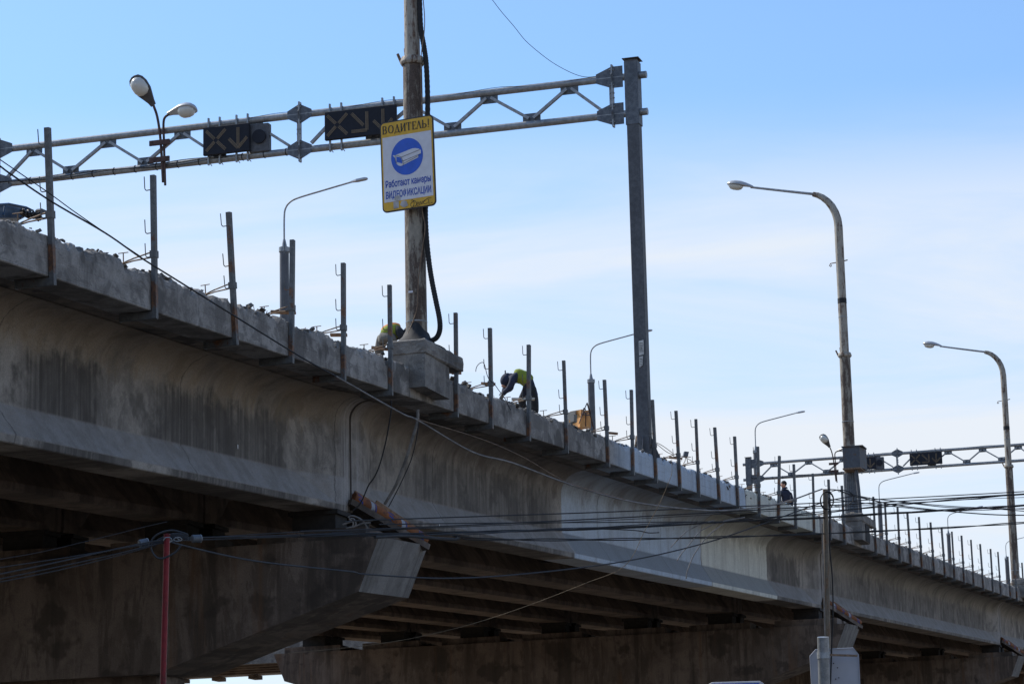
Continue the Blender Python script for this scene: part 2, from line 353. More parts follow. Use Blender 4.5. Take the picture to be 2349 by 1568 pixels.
# ------------------------------------------------------------------ bridge
WORDS = ['first','second','third','fourth','fifth','sixth','seventh','eighth','ninth','tenth','eleventh','twelfth','thirteenth','fourteenth','fifteenth','sixteenth','seventeenth','eighteenth','nineteenth','twentieth',
 'twenty-first','twenty-second','twenty-third','twenty-fourth','twenty-fifth','twenty-sixth','twenty-seventh','twenty-eighth','twenty-ninth','thirtieth','thirty-first','thirty-second','thirty-third','thirty-fourth','thirty-fifth','thirty-sixth','thirty-seventh','thirty-eighth','thirty-ninth','fortieth','forty-first','forty-second']
SPAN_L = ['nearest concrete bridge span, its raw parapet edge running off the left of the picture',
 'middle bridge span with blue-grey and cream painted patches on its outer girder',
 'third bridge span beyond the rusty mast with the grey cabinet, unpainted concrete',
 'far bridge span just past the rightmost cream lamp mast', 'distant bridge span, next but one after the rightmost mast', 'distant bridge span, third after the rightmost mast', 'farthest bridge span of the row']
def jag(X):
    n = noise.noise(Vector((X*1.1, 3.1, 0)))*.05 + noise.noise(Vector((X*4.7, 1.7, 5)))*.045 + noise.noise(Vector((X*13, 8.7, 2)))*.055 + noise.noise(Vector((X*27, 2.7, 2)))*.03
    k = noise.noise(Vector((X*2.3, 22.0, 1)))
    if k > .22: n -= (k-.22)*.38
    return .585 + n
def edge_beam(x0, x1, step):
    n = max(2, int((x1-x0)/step)); rings = []
    for i in range(n+1):
        X = x0 + (x1-x0)*i/n; t = jag(X)
        chip = noise.noise(Vector((X*3.1, 40, 3))); c = max(0, chip-.12)*.5
        q = noise.noise(Vector((X*9, 4, 9)))
        q2 = noise.noise(Vector((X*7, 14, 9)))
        wv = lambda k: noise.noise(Vector((X*.8, k*1.7, 0)))*.006
        rings.append([B(X,17.3,0), B(X,YF+.012,-.0), B(X,YF+wv(1),.014), B(X,YF+wv(2),.15), B(X,YF+wv(3),.29), B(X,YF+wv(4),.43), B(X,YF+.003+c*.12,t-.11-c*.3-abs(q)*.03),
                      B(X,YF+.012+c*.3+abs(q)*.025,t-.03-c*.2), B(X,YF+.07+c*.3,t+q*.04), B(X,YF+.17,t+.01+q2*.05), B(X,YF+.27+q*.03,t-.01-q2*.05), B(X,YF+.36,t-.08+q*.05), B(X,17.3,.36)])
    return MB().loft(rings, True, True)
# girder section, half profile on the outer side: (offset from axis, h)
def girder_mesh():
    secs = []
    Lh = 43.75; n = 60
    xs = [0.05, .25, .55, .8, 1.0, 1.2, 1.45, 1.75, 2.05] + [2.05 + (Lh-4.1)*i/12 for i in range(1, 12)] + [Lh-v for v in (2.05, 1.75, 1.45, 1.2, 1.0, .8, .55, .25, .05)]
    for x in xs:
        e = min(x, Lh-x); t = min(1, max(0, (e-.55)/1.5)); t = t*t*(3-2*t)
        t2 = min(1, max(0, (e-.3)/.9)); t2 = t2*t2*(3-2*t2)
        w = .40 - t*.30                       # web half width
        fh = -1.93; fs = -1.93 + .47*t        # flange shoulder and start of slope
        r = .36 + .22*t2; top = []
        for k in range(9):
            a = math.pi/2*k/8; top.append((w + r*(1-math.sin(a)), -.004 - (r-.02)*(1-math.cos(a))))
        half = top + [(w, fs), (.40, fh), (.39, -2.045), (.375, -2.06)]
        prof = [(-o, h) for o, h in half] + [(o, h) for o, h in reversed(half)]
        secs.append([Vector((x, o, G*x + h)) for o, h in prof])
    return secs
GSEC = girder_mesh()
GY = [18.30 + 2.93*i for i in range(7)]
spans = []
for k in range(len(JOINT)-1):
    x0, x1 = JOINT[k], JOINT[k+1]
    t = thing('bridge_span', B(x0, 27.1, 0), SPAN_L[k], 'bridge span')
    spans.append(t)
    step = [.045, .05, .08, .3, .5, .8, 1][k]
    edge_beam(x0+.015, x1-.015, step).build('edge_beam', M_FASC, t, smooth=False)
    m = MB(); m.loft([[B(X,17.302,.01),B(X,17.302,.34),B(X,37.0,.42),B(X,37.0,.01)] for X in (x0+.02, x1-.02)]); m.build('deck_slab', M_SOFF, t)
    m = MB(); m.loft([[B(X,37.003,-.0),B(X,37.003,.5),B(X,37.5,.55),B(X,37.5,-.0)] for X in (x0+.02, x1-.02)]); m.build('edge_beam', M_FASC, t)
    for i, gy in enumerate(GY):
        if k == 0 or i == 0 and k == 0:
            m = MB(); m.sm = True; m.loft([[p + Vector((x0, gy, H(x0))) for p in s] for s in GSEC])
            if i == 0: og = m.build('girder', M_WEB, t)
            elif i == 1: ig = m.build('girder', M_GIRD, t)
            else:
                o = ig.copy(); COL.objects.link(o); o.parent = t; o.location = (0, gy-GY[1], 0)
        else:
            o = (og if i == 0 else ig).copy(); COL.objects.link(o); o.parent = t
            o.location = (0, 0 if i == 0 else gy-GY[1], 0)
    if k < 4:                                   # cross walls between the girders
        for xd in (x0+.5, x0+10.9, x0+21.9, x0+32.8, x1-.75):
            m = MB()
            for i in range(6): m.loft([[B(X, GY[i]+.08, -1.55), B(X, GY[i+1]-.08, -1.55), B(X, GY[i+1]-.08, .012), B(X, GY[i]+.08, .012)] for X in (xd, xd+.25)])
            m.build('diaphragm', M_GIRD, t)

PIER_L = ['', 'nearest bridge pier, its pale sloping cap end lit above the bundle of cables', 'second bridge pier behind the pole with the bare white sign back', 'third bridge pier at the lower right edge of the picture',
          'far bridge pier beyond the third one', 'distant bridge pier, second beyond the third one', 'distant bridge pier, third beyond the third one', 'farthest bridge pier']
for k in range(0, len(JOINT)-1):
    xj = JOINT[k]; xa, xb = xj-1.15, xj+1.45
    zb = H(xj) + .0
    sh = lambda x: G*(x-xj)
    t = thing('bridge_pier', (xj+.15, 27.1, 0), PIER_L[k] or 'bridge pier standing left of the picture under the nearest span', 'bridge pier')
    prof = [(16.93,-2.64),(17.33,-3.60),(21.3,-4.87),(32.9,-4.87),(36.87,-3.60),(37.27,-2.64)]
    m = MB(); m.prism([(xa, y, zb+sh(xa)+h) for y, h in prof], (xb-xa, 0, sh(xb)-sh(xa))); m.build('pier_cap', M_CAP, t)
    m = MB()
    e = .003
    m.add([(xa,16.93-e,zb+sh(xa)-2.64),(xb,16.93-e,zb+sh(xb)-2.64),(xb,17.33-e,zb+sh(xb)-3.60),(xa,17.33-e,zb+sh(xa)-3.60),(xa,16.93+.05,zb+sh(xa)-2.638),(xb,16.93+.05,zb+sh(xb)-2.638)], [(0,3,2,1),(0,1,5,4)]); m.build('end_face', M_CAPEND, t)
    m = MB(); m.cbox((xa+.7, 21.55, 0), (xb-.7, 25.5, zb-4.85), .04); m.build('column', M_CAP, t)
    m = MB(); m.cbox((xa+.7, 28.7, 0), (xb-.7, 32.65, zb-4.85), .04); m.build('column', M_CAP, t)
    for i, gy in enumerate(GY):
        for s_ in (-1, 1):
            cx = xj + (-.55 if s_ < 0 else .62)
            m = MB(); m.box((cx-.42, gy-1.05, zb-2.72), (cx+.42, gy+1.05, zb-2.48)); m.build('bearing_plinth', M_CAP, t)
            zt = H(cx) - 2.062
            m = MB(); m.box((cx-.28, gy-.42, zb-2.48), (cx+.28, gy+.42, zt-.10)); m.box((cx-.33, gy-.48, zt-.10), (cx+.33, gy+.48, zt-.02)); m.box((cx-.2, gy-.30, zt-.02), (cx+.2, gy+.30, zt)); m.build('bearing', M_BEAR, t)

# rubble along the broken parapet, and reinforcement ends
m = MB()
STV = [(-1,-.7,-.6),(.8,-1,-.5),(1,.8,-.7),(-.7,.9,-.5),(-.6,-.5,.6),(.5,-.6,.8),(.7,.6,.5),(-.5,.6,.7)]
def stone(m, c, r):
    rot = Matrix.Rotation(random.uniform(0,6.28), 3, 'Z') @ Matrix.Rotation(random.uniform(-.6,.6), 3, 'X') @ Matrix.Rotation(random.uniform(-.6,.6), 3, 'Y')
    fl = random.uniform(.45, .9); vs = []
    for q in STV:
        v = Vector((q[0]*random.uniform(.6,1.15), q[1]*random.uniform(.6,1.15), q[2]*fl*random.uniform(.6,1.15)))
        vs.append(c + (rot @ v)*r)
    m.add(vs, [(0,3,2,1),(4,5,6,7),(0,1,5,4),(1,2,6,5),(2,3,7,6),(3,0,4,7)])
X = 30.5
while X < 136:
    X += random.expovariate(1/.035) if X < 90 else random.expovariate(1/.08)
    if noise.noise(Vector((X*.7, 60, 0))) < -.25: continue
    r = random.choice([.016,.022,.03,.04,.055]) * random.uniform(.7, 1.3)
    big = noise.noise(Vector((X*.9, 77, 0)))
    if big > .28 and random.random() < .3: r *= 1.7
    stone(m, B(X, YF+random.uniform(.03, .33), jag(X)+r*.25), r)
tag(m.build('concrete_rubble', M_RUB, org=(60,16.9,H(60)), smooth=False), 'broken grey concrete rubble strewn along the jagged top of the bridge edge', 'rubble', kind='stuff')
m = MB()
for (xx, yy) in ((1665,1075),(1672,1082),(1690,1098),(1700,1106),(1712,1118),(1722,1122),(1752,1132)):
    p = onY(xx, yy+6, YF-.02); p = B(p.x, YF+.02, random.uniform(.36,.52))
    for q in range(5): stone(m, p + Vector((random.uniform(-.16,.16), random.uniform(0,.14), random.uniform(-.12,.07))), random.uniform(.05,.10))
tag(m.build('loose_concrete_lumps', M_RUB, org=(73,16.8,H(73)), smooth=False), 'cluster of larger broken concrete lumps hanging at the edge above the blue and cream paint', 'rubble', kind='stuff')
m = MB()
for i in range(70):
    X = random.uniform(31, 110); p = B(X, YF+random.uniform(.05,.3), jag(X)-.03); q = p + Vector((random.uniform(-.15,.15), random.uniform(-.1,.1), random.uniform(.04,.14)))
    m.tube([p, (p+q)/2 + Vector((random.uniform(-.02,.02),)*3), q], .006, 4)
tag(m.build('rebar_ends', M_ROD, org=(60,16.9,H(60))), 'thin rusty reinforcement ends poking out of the broken parapet', 'rebar', kind='stuff')

# ------------------------------------------------------------------ edge posts
def make_post():
    t = thing('edge_post', (0,0,0), '', 'post', 'steel edge posts clamped along the bridge parapet')
    t['_o'] = (0,0,0)
    hh = 1.94
    m = MB(); w, d, th = .085, .075, .010
    prof = [(-w/2,-d,0),(w/2,-d,0),(w/2,-.005,0),(w/2-th,-.005,0),(w/2-th,-d+th,0),(-w/2+th,-d+th,0),(-w/2+th,-.005,0),(-w/2,-.005,0)]
    m.prism([(x, y, -.105) for x, y, z in prof], (0,0,hh+.105)); m.build('upright', M_POST, t)
    m = MB(); m.box((-.036,-d+.002,-.115),(.036,.50,-.012)); m.box((-.045,.503,-.125),(.045,.512,.0)); m.build('foot_arm', M_POST, t)
    for z in (hh-.21, hh-.83, hh-1.17):
        m = MB(); y0 = -.045
        m.tube([(-.03,y0,z),(-.03,.055,z-.004),(-.03,.075,z+.008),(-.03,.085,z+.03),(-.03,.092,z+.20)], .008, 6); m.build('rail_hook', M_POST, t)
    zc = .80
    m = MB()
    for a, b in (((-w/2-.012,-d-.012),(w/2+.012,-d-.001)), ((-w/2-.012,-.001),(w/2+.012,.011)), ((-w/2-.012,-d),(-w/2-.001,0)), ((w/2+.001,-d),(w/2+.012,0))):
        m.box((a[0],a[1],zc-.045),(b[0],b[1],zc+.055))
    m.build('clamp_collar', M_POST, t)
    m = MB(); m.tube([(-.02,.0,zc+.035),(-.02,.28,zc-.03),(-.02,.46,zc-.085)], .011, 6); m.tube([(.02,0,zc-.03),(.02,.3,zc-.055),(.02,.47,zc-.09)], .011, 6); m.build('clamp_arm', M_ROD, t)
    m = MB(); m.tube([(0,.45,zc-.2),(0,.45,zc+.07)], .009, 6); m.tube([(0,.37,zc+.07),(0,.53,zc+.065)], .007, 6); m.box((-.05,.40,zc-.215),(.05,.5,zc-.2)); m.build('clamp_screw', M_ROD, t)
    return t
PD = [(32.24,-.206,2.03),(35.45,-.081,2.02),(38.38,-.197,1.98),(40.66,.048,1.97),(43.01,.031,1.96),(45.34,.051,1.94),(48.99,.031,1.95),(51.14,-.011,1.94),(53.64,.123,1.96),(56.4,-.02,1.95),(59.72,-.05,1.92),(61.88,.075,1.96),(64.03,-.082,1.94),
      (66.4,-.174,1.92),(68.37,-.133,1.92),(70.64,-.135,1.94),(72.85,-.091,1.92),(75.52,.132,1.93),(78.08,.26,1.93),(80.54,.138,1.88),(83.29,.198,1.85),(85.9,.05,1.86),(88.3,-.02,1.85),
      (94.0,-.1,1.93),(96.3,-.1,1.93),(98.9,-.1,1.93),(101.28,-.12,1.92),(103.77,-.1,1.93),(106.69,-.12,1.93),(109.44,-.1,1.93),(111.97,-.12,1.92),(114.61,-.1,1.93),(117.37,-.1,1.93),(120.26,-.12,1.93),(123.29,-.1,1.9),(125.88,-.1,1.92),(129.18,-.1,1.9),(131.6,-.1,1.9),(134.3,-.1,1.9),(136.9,-.1,1.9),(139.5,-.1,1.9)]
p0 = make_post()
tree = {}
for c_ in bpy.data.objects:
    if c_.parent: tree.setdefault(c_.parent.name, []).append(c_)
for i, (X, dx, hh) in enumerate(PD):
    lean = 'leaning left' if dx < -.15 else ('leaning right' if dx > .15 else 'standing upright')
    lab = f"{WORDS[i]} grey steel edge post from the left, {lean} on the bridge parapet"
    rot = (R(random.uniform(-.6,.6)), math.asin(dx/1.95), R(random.uniform(-7,7)))
    loc = B(X, YF-.004, 0)
    if i == 0: p = p0; p.location = loc; p.rotation_euler = rot; p['label'] = lab
    else: p = copy_tree(p0, loc, rot, lab, tree=tree)
    s_ = hh/1.94; p.scale = (1, 1, s_)
bpy.context.view_layer.update()
# loosen each post's hooks and arms a little so that no two are the same
for o in list(bpy.data.objects):
    if o.name.startswith('rail_hook'): o.rotation_euler = (0, 0, R(random.uniform(-12,6)))

# ------------------------------------------------------------------ pedestals and cream lamp masts
PED_L = ['concrete mast pedestal bulging out of the parapet below the yellow driver sign', 'broken concrete pedestal under the mast with the grey cabinet', 'concrete mast pedestal at the far right end of the parapet']
def worn(o, amp, cuts, seed):
    import bmesh
    bm = bmesh.new(); bm.from_mesh(o.data); bmesh.ops.subdivide_edges(bm, edges=bm.edges, cuts=cuts, use_grid_fill=True)
    for v in bm.verts:
        p = v.co*3.3 + Vector((seed, seed, 0)); n_ = noise.noise(p)*.6 + noise.noise(p*3.1)*.4 + noise.noise(p*8)*.25
        v.co += v.normal*n_*amp
    bm.to_mesh(o.data); bm.free()
def pedestal(xm, lab, k):
    t = thing('mast_pedestal', B(xm, 17.0, .13), lab, 'pedestal', 'concrete pedestals carrying the cream masts')
    zb = H(xm)
    m = MB()
    x0, x1 = xm-.93, xm+.45
    # lower block proud of the fascia
    n = 5
    m.loft([[ (x, YF+.05, zb+.12), (x, 16.42, zb+.12), (x, 16.42, zb+.74), (x, YF+.05, zb+.74)] for x in (x0, x1)]); worn(m.build('block', M_PED, t), .018, 9, k*5)
    m = MB()
    ring = lambda z, d: [(x0-.0+d,16.40+d,z),(xm+1.05-d,16.35+d,z),(xm+1.06-d,17.45-d,z),(x0-.0+d,17.10-d,z)]
    m.loft([ring(zb+.743,.03), ring(zb+.77,0), ring(zb+1.0,0), ring(zb+1.03,.03)]); worn(m.build('cap_slab', M_PED, t), .035, 9, k*5+2)
    m = MB(); m.loft([[(x0, YF+.051, zb+.10),(x0,YF+.051,zb+.741),(x0,17.08,zb+.741),(x0,17.08,zb+.10)],[(xm+.44, YF+.051, zb+.10),(xm+.44,YF+.051,zb+.741),(xm+.44,17.4,zb+.741),(xm+.44,17.4,zb+.10)]]); m.build('core', M_PED, t)
    m = MB(); m.sm = False
    for i in range(150 if k < 2 else 40):
        a = random.random()*2*math.pi; rr = random.random()**.6*.62
        stone(m, Vector((xm+math.cos(a)*rr*1.05, 16.85+math.sin(a)*rr*.4, zb+1.03+max(0,.16-rr*.22))), random.uniform(.02,.06))
    m.loft([[(xm+math.cos(a)*r1*1.1, 16.85+math.sin(a)*r1*.45, zb+z1) for a in [i*math.pi/6 for i in range(12)]] for r1, z1 in ((.62,1.02),(.5,1.08),(.3,1.16))])
    tag(m.build('dirt_heap', M_RUB, t, smooth=False), kind='stuff')
    if k == 1: m = MB(); m.box((xm-.38,16.400,zb+.14),(xm+.36,16.417,zb+.72)); m.build('recess', M_DARK, t)  # flat plate on the block, shade of a hollow put into its dark colour
    return t
for k, xm in enumerate((47.40, 91.06, 134.2)): pedestal(xm, PED_L[k], k)
# the second pedestal's hollow is only painted shade on a flat plate
MAST_L = ['tall cream painted mast with peeling rust carrying the yellow driver sign', 'rusty cream lamp mast with grey cabinet near its base, second mast', 'smaller looking cream lamp mast at the far right edge']
def mast():
    b = B(47.4, 16.9, 1.0)
    t = thing('lamp_mast', b, MAST_L[0], 'lamp post', 'cream steel lamp masts on the near side of the bridge')
    c = lambda y, z: (b.x, b.y+y, b.z+z)
    m = MB(); m.tube([c(0,0),c(0,5.6)], [.205,.185], 24); m.build('lower_pole', M_MASTL, t)
    m = MB(); m.tube([c(0,5.6),c(0,5.64),c(0,5.66),c(0,5.75)], [.215,.24,.24,.21], 24); m.build('flange', M_MAST, t)
    m = MB(); m.tube([c(.22,5.66),c(.30,5.86)], .028, 8); m.tube([c(.13,5.7),c(.15,5.95)], .024, 8); m.build('wedge_pin', M_ROD, t)
    m = MB(); m.tube([c(0,5.7),c(0,10.2)], [.152,.145], 20); m.build('upper_pole', M_MAST, t)
    arc = [c(0,10.2)] + [c(1.02*(1-math.cos(a)), 10.2+1.28*math.sin(a)) for a in [R(q) for q in (12,24,36,48,60,70,80)]]
    arc = arc[:8]
    m = MB(); m.tube(arc, [.145,.14,.135,.13,.12,.11,.10,.085], 16); m.build('bent_arm', M_MAST, t)
    e = Vector(arc[-1])
    m = MB(); m.tube([e-Vector((0,.12,.02)), e+Vector((0,1.1,.24)), e+Vector((0,2.2,.48))], [.05,.045,.04], 10); m.build('lamp_arm', M_ARM, t)
    h = e + Vector((0,2.12,.465))
    lamp_head(t, h, Vector((0,.975,.22)))
    for z in (.55, 3.35, 7.0): 
        m = MB(); m.tube([c(.0,z-.012),c(0,z+.012)], [.207 if z < 5 else .157]*2, 24); m.build('band', M_GALV, t)
    m = MB(); m.tube([c(0,7.48),c(0,7.66)], [.156,.155], 20); m.build('tar_band', M_BLACK, t)
    m = MB(); m.tube([c(.12,8.95),c(.34,8.93),c(.38,8.86),c(.34,8.82),c(.3,8.88)], .018, 6); m.tube([c(-.12,8.98),c(-.26,9.0)], .02, 6); m.build('bracket', M_ROD, t)
    return t
def lamp_head(t, h, d, up=Vector((0,0,1)), s=1.0, body=None, name='lamp_head', fat=1.15):
    d = d.normalized(); a = d.cross(up).normalized(); u = a.cross(d).normalized()
    prof = [(0,.055,.05,.0),(.12,.07,.07,.02),(.28,.11,.10,.03),(.45,.155,.125,.035),(.65,.17,.13,.03),(.8,.155,.11,.02),(.9,.11,.07,.01),(.94,.04,.03,.0)]
    rings = []
    for x, w, hh, o in prof:
        ring = []
        for k in range(14):
            an = 2*math.pi*k/14; cy = math.cos(an)*w*fat; cz = math.sin(an)*hh*fat
            if cz < 0: cz *= .28
            ring.append(h + (d*x + a*cy + u*(cz+o))*s)
        rings.append(ring)
    m = MB(); m.sm = True; m.loft(rings); hd = m.build(name, body or M_LAMPB, t)
    rings = []
    for x, w, dp in [(.36,.05,.03),(.42,.115,.10),(.52,.145,.135),(.68,.145,.14),(.80,.12,.115),(.88,.05,.04)]:
        rings.append([h + (d*x + a*math.cos(q)*w*fat + u*(-.012 - math.sin(q)*dp*fat))*s for q in [math.pi*k/8 for k in range(9)]])
    m = MB(); m.sm = True; m.loft(rings); m.build('lamp_glass', M_GLASS, hd)
M1 = mast()
copy_tree(M1, B(91.06, 16.9, 1.0) + Vector((0,0,-.05)), None, MAST_L[1])
copy_tree(M1, B(133.6, 16.95, .95), None, MAST_L[2])

# black hose, thin cables on the first mast
Xp = 47.4
def hang(name, pts, Xs, r, mat, lab, cat, n=10, k=8):
    P = [onX(x, y, Xs if not isinstance(Xs, (list,tuple)) else Xs[i]) for i, (x, y) in enumerate(pts)]
    P = smooth_path(P, k); m = MB(); m.tube(P, r, n); return tag(m.build(name, mat), lab, cat)
P = smooth_path([onX(x, y, Xp-.05) for x, y in [(962,-20),(965,60),(973,110),(978,150),(981,230),(980,330),(979,420),(976,480),(978,540),(984,600),(991,645),(1000,690),(1008,730),(1009,755),(1003,772),(992,780),(980,781)]], 14)
rs = [.047 + (.006 if i % 2 else 0) for i in range(len(P))]
m = MB(); m.tube(P, rs, 10); tag(m.build('corrugated_hose', M_BLACK), 'thick black corrugated hose hanging along the right side of the driver sign mast', 'hose')
hang('thin_cable', [(970,-10),(974,40),(973,75),(968,110),(965,150),(966,200),(968,250),(970,330),(968,470),(975,520),(968,575),(960,640),(957,700),(948,735),(932,770),(915,785),(900,790)], Xp-.22, .009, M_ROD, 'thin brown cable running down the front of the driver sign mast', 'cable', 6)
hang('conduit', [(966,160),(966,265)], Xp-.2, .018, M_RUSTP, 'short rusty conduit strapped on the driver sign mast above the sign', 'conduit', 8)
m = MB(); p = onX(942, 669, Xp-.23); m.box((p.x-.003,p.y-.045,p.z-.02),(p.x,p.y+.045,p.z+.02)); tag(m.build('cable_tag', M_WHITE), 'tiny white tag on the thin brown cable near the mast base', 'tag')
m = MB()
base = B(Xp, 17.0, 1.04)
rings = []
for r1, z1 in ((.60,.0),(.50,.04),(.38,.12),(.27,.24),(.215,.38)):
    rings.append([(base.x + math.cos(a)*r1*(1+.12*math.sin(3*a+z1*9)), base.y-.1 + math.sin(a)*r1*(1+.15*math.cos(2*a+z1*4)), base.z+z1*(1+.25*math.sin(a*2+1))) for a in [i*math.pi/9 for i in range(18)]])
m.sm = True; m.loft(rings, False); tag(m.build('rubber_sheet', M_BLACK), 'black rubber sheet draped round the foot of the driver sign mast', 'sheet')

# cabinet, corrugated cover and pipe at the second mast
Xq = 90.75
a, b = onX(1934, 1027, Xq-.5), onX(1975, 1072, Xq-.5)
t = thing('cabinet', ((Xq-.1), (a.y+b.y)/2, b.z), 'rusty grey metal cabinet fixed on the second mast', 'cabinet')
yl, yr = a.y, b.y; 
m = MB(); m.prism([(Xq-.62,yl,b.z),(Xq-.62,yr,b.z),(Xq+.1,yr-.1,b.z),(Xq+.1,yl,b.z)], (0,0,a.z-b.z)); m.build('body', M_BOX, t)
m = MB(); m.box((Xq-.66,yr-.12,a.z+.002),(Xq+.12,yl+.03,a.z+.035)); m.build('lid', M_BOX, t)
m = MB(); m.box((Xq-.66,yr-.02,b.z-.05),(Xq+.1,yl+.02,b.z-.002)); m.build('rusty_tray', M_ROD, t)
t2 = thing('mast_casing', B(Xq+.3,16.95,1.0), 'ribbed grey metal casing round the foot of the second mast', 'casing')
zt = onX(1958, 1082, Xq).z
m = MB()
n = 44; rr = [(.245 if i % 2 else .228) for i in range(n)]
m.loft([[(91.06+rr[i]*math.cos(i*2*math.pi/n), 16.9+rr[i]*math.sin(i*2*math.pi/n), z) for i in range(n)] for z in (H(91)+1.0, zt)]); m.build('ribbed_sheet', M_GALVD, t2)
hang('steel_pipe', [(1963,1072),(1969,1120),(1975,1190)], 90.3, .065, M_GPOST, 'dark steel pipe leaning beside the ribbed casing below the cabinet', 'pipe', 10, 2)

# ------------------------------------------------------------------ driver sign
def sign():
    X0 = 47.05
    C = onX(936, 376, X0)
    ang = R(-5.5); rt = Vector((-math.sin(ang)*-1, -math.cos(ang), 0)); rt = Vector((-math.sin(R(5.5)), -math.cos(R(5.5)), 0)); rt.x = -abs(rt.x)
    tilt = R(-1.2)
    up = (Vector((0,0,1))*math.cos(tilt) + rt*math.sin(tilt)); rt = (rt*math.cos(tilt) - Vector((0,0,1))*math.sin(tilt)); nrm = up.cross(rt).normalized()
    if nrm.dot(MF) > 0: nrm = -nrm
    W_, H_ = 1.11, 1.77
    t = thing('driver_sign', C, 'white and yellow driver warning sign with blue camera disc on the mast', 'sign')
    def P(a, b, d=0): return C + rt*(a-.5)*W_ - up*(b-.5)*H_ + nrm*d       # a right, b down, d towards the viewer
    def Q(px, py, d=0):                                                    # from the sign's own drawing grid
        den = 765*1255+55*120; x = px-125; y = py-210
        return P((x*1255-55*y)/den, (765*y+120*x)/den, d)
    def rrect(w, h, r, d):
        out = []
        for cx, cy, a0 in ((w/2-r,h/2-r,0),(-w/2+r,h/2-r,90),(-w/2+r,-h/2+r,180),(w/2-r,-h/2+r,270)):
            for k in range(6):
                an = R(a0+k*18); out.append(C + rt*(cx+r*math.cos(an)) + up*(cy+r*math.sin(an)) + nrm*d)
        return out
    def flat(poly, name, mat, par, th=.002): m = MB(); m.prism(poly, -nrm*th); return m.build(name, mat, par)
    m = MB(); m.loft([rrect(W_,H_,.09,-.02), rrect(W_+.012,H_+.012,.095,-.01), rrect(W_+.012,H_+.012,.095,.008), rrect(W_-.035,H_-.035,.075,.010)]); fr = m.build('frame', M_INK, t)
    pan = flat(rrect(W_-.04,H_-.04,.07,.015), 'yellow_panel', M_YELL, t, .004)
    wf = flat([P(.04,.172,.020),P(.962,.172,.020),P(.962,.893,.020),P(.04,.893,.020)], 'white_field', M_WHITE, t)
    cc = Q(527,677,0); 
    disc = flat([cc + rt*.333*math.cos(q)+up*.36*math.sin(q)+nrm*.024 for q in [R(i*7.5) for i in range(48)]], 'blue_disc', M_BLUE, t)
    cz = .028
    hood = [(320,665),(357,662),(600,567),(650,562),(700,572),(728,590),(728,640),(690,655),(692,690),(472,800),(440,812),(405,805),(375,780),(358,710),(345,690)]
    flat([Q(x,y,cz) for x,y in hood], 'camera_drawing', M_WHITE, disc)
    flat([Q(x,y,cz+.004) for x,y in [(375,682),(440,695),(458,740),(460,778),(378,755)]], 'lens_opening', M_BLUE, disc)
    m = MB()
    for ln in ([(357,662),(400,668),(445,690),(470,745),(475,800)],[(445,690),(712,585)],[(470,745),(728,640)],[(475,780),(692,672)],[(357,662),(362,740),(385,780)]):
        pts = [Q(x,y,cz+.005) for x,y in ln]
        for p, q in zip(pts, pts[1:]): m.bar(p, q, .006, .003, nrm)
    m.build('camera_outline', M_INK, disc)
    # serif heading
    m = MB()
    bh, bt = .1306, .046
    def seg(a0,b0,a1,b1,w): 
        m.bar(P(a0,b0,.021), P(a1,b1,.021), w, .004, nrm)
    def arcs(ca, cb, ra, rb, a0, a1, w0, w1, k=12):
        pr = None
        for i in range(k+1):
            q = R(a0+(a1-a0)*i/k); p = (ca+ra*math.cos(q), cb-rb*math.sin(q))
            if pr: seg(pr[0],pr[1],p[0],p[1], w0+(w1-w0)*abs(math.cos(R(a0+(a1-a0)*(i-.5)/k))))
            pr = p
    hgt = bh-bt; TK, TN = .022, .008
    def ser(a, b, w=.03): seg(a-w/2, b, a+w/2, b, .007)
    x = .06
    # В
    seg(x,bt,x,bh,TK); ser(x-.002,bt); ser(x-.002,bh); seg(x,bt,x+.03,bt,TN); seg(x,bt+hgt*.48,x+.03,bt+hgt*.48,TN); seg(x,bh,x+.03,bh,TN)
    arcs(x+.03,bt+hgt*.24,.022,hgt*.24,90,-90,TN,TK); arcs(x+.03,bt+hgt*.74,.03,hgt*.26,90,-90,TN,TK)
    # О
    arcs(.205,bt+hgt*.5,.044,hgt*.5,0,360,TN,TK,22)
    # Д
    seg(.325,bt,.355,bh,TK); seg(.325,bt,.29,bh,TN); seg(.275,bh,.375,bh,TN); seg(.277,bh,.272,bh+.018,TN); seg(.373,bh,.378,bh+.018,TN)
    # И
    seg(.405,bt,.405,bh,TK); seg(.47,bt,.47,bh,TK); seg(.405,bh,.47,bt,TN)
    for a_ in (.405,.47): ser(a_,bt); ser(a_,bh)
    # Т
    seg(.545,bt,.545,bh,TK); seg(.503,bt,.587,bt,TN); ser(.545,bh); seg(.504,bt,.502,bt+.02,TN); seg(.586,bt,.588,bt+.02,TN)
    # Е
    seg(.625,bt,.625,bh,TK); seg(.612,bt,.678,bt,TN); seg(.625,bt+hgt*.48,.665,bt+hgt*.48,TN); seg(.612,bh,.68,bh,TN); seg(.677,bt,.679,bt+.02,TN); seg(.68,bh,.684,bh-.02,TN)
    # Л
    seg(.735,bt,.77,bh,TK); seg(.735,bt,.70,bh,TN); ser(.77,bh); ser(.70,bh)
    # Ь
    seg(.81,bt,.81,bh,TK); ser(.81,bt); ser(.808,bh); seg(.81,bh,.84,bh,TN); seg(.81,bt+hgt*.5,.84,bt+hgt*.5,TN); arcs(.84,bt+hgt*.75,.03,hgt*.25,90,-90,TN,TK)
    # !
    seg(.915,bt-.005,.915,bh-.02,TK*.85); seg(.915,bh-.008,.915,bh,TK*.9)
    m.build('heading_lettering', M_INK, t)
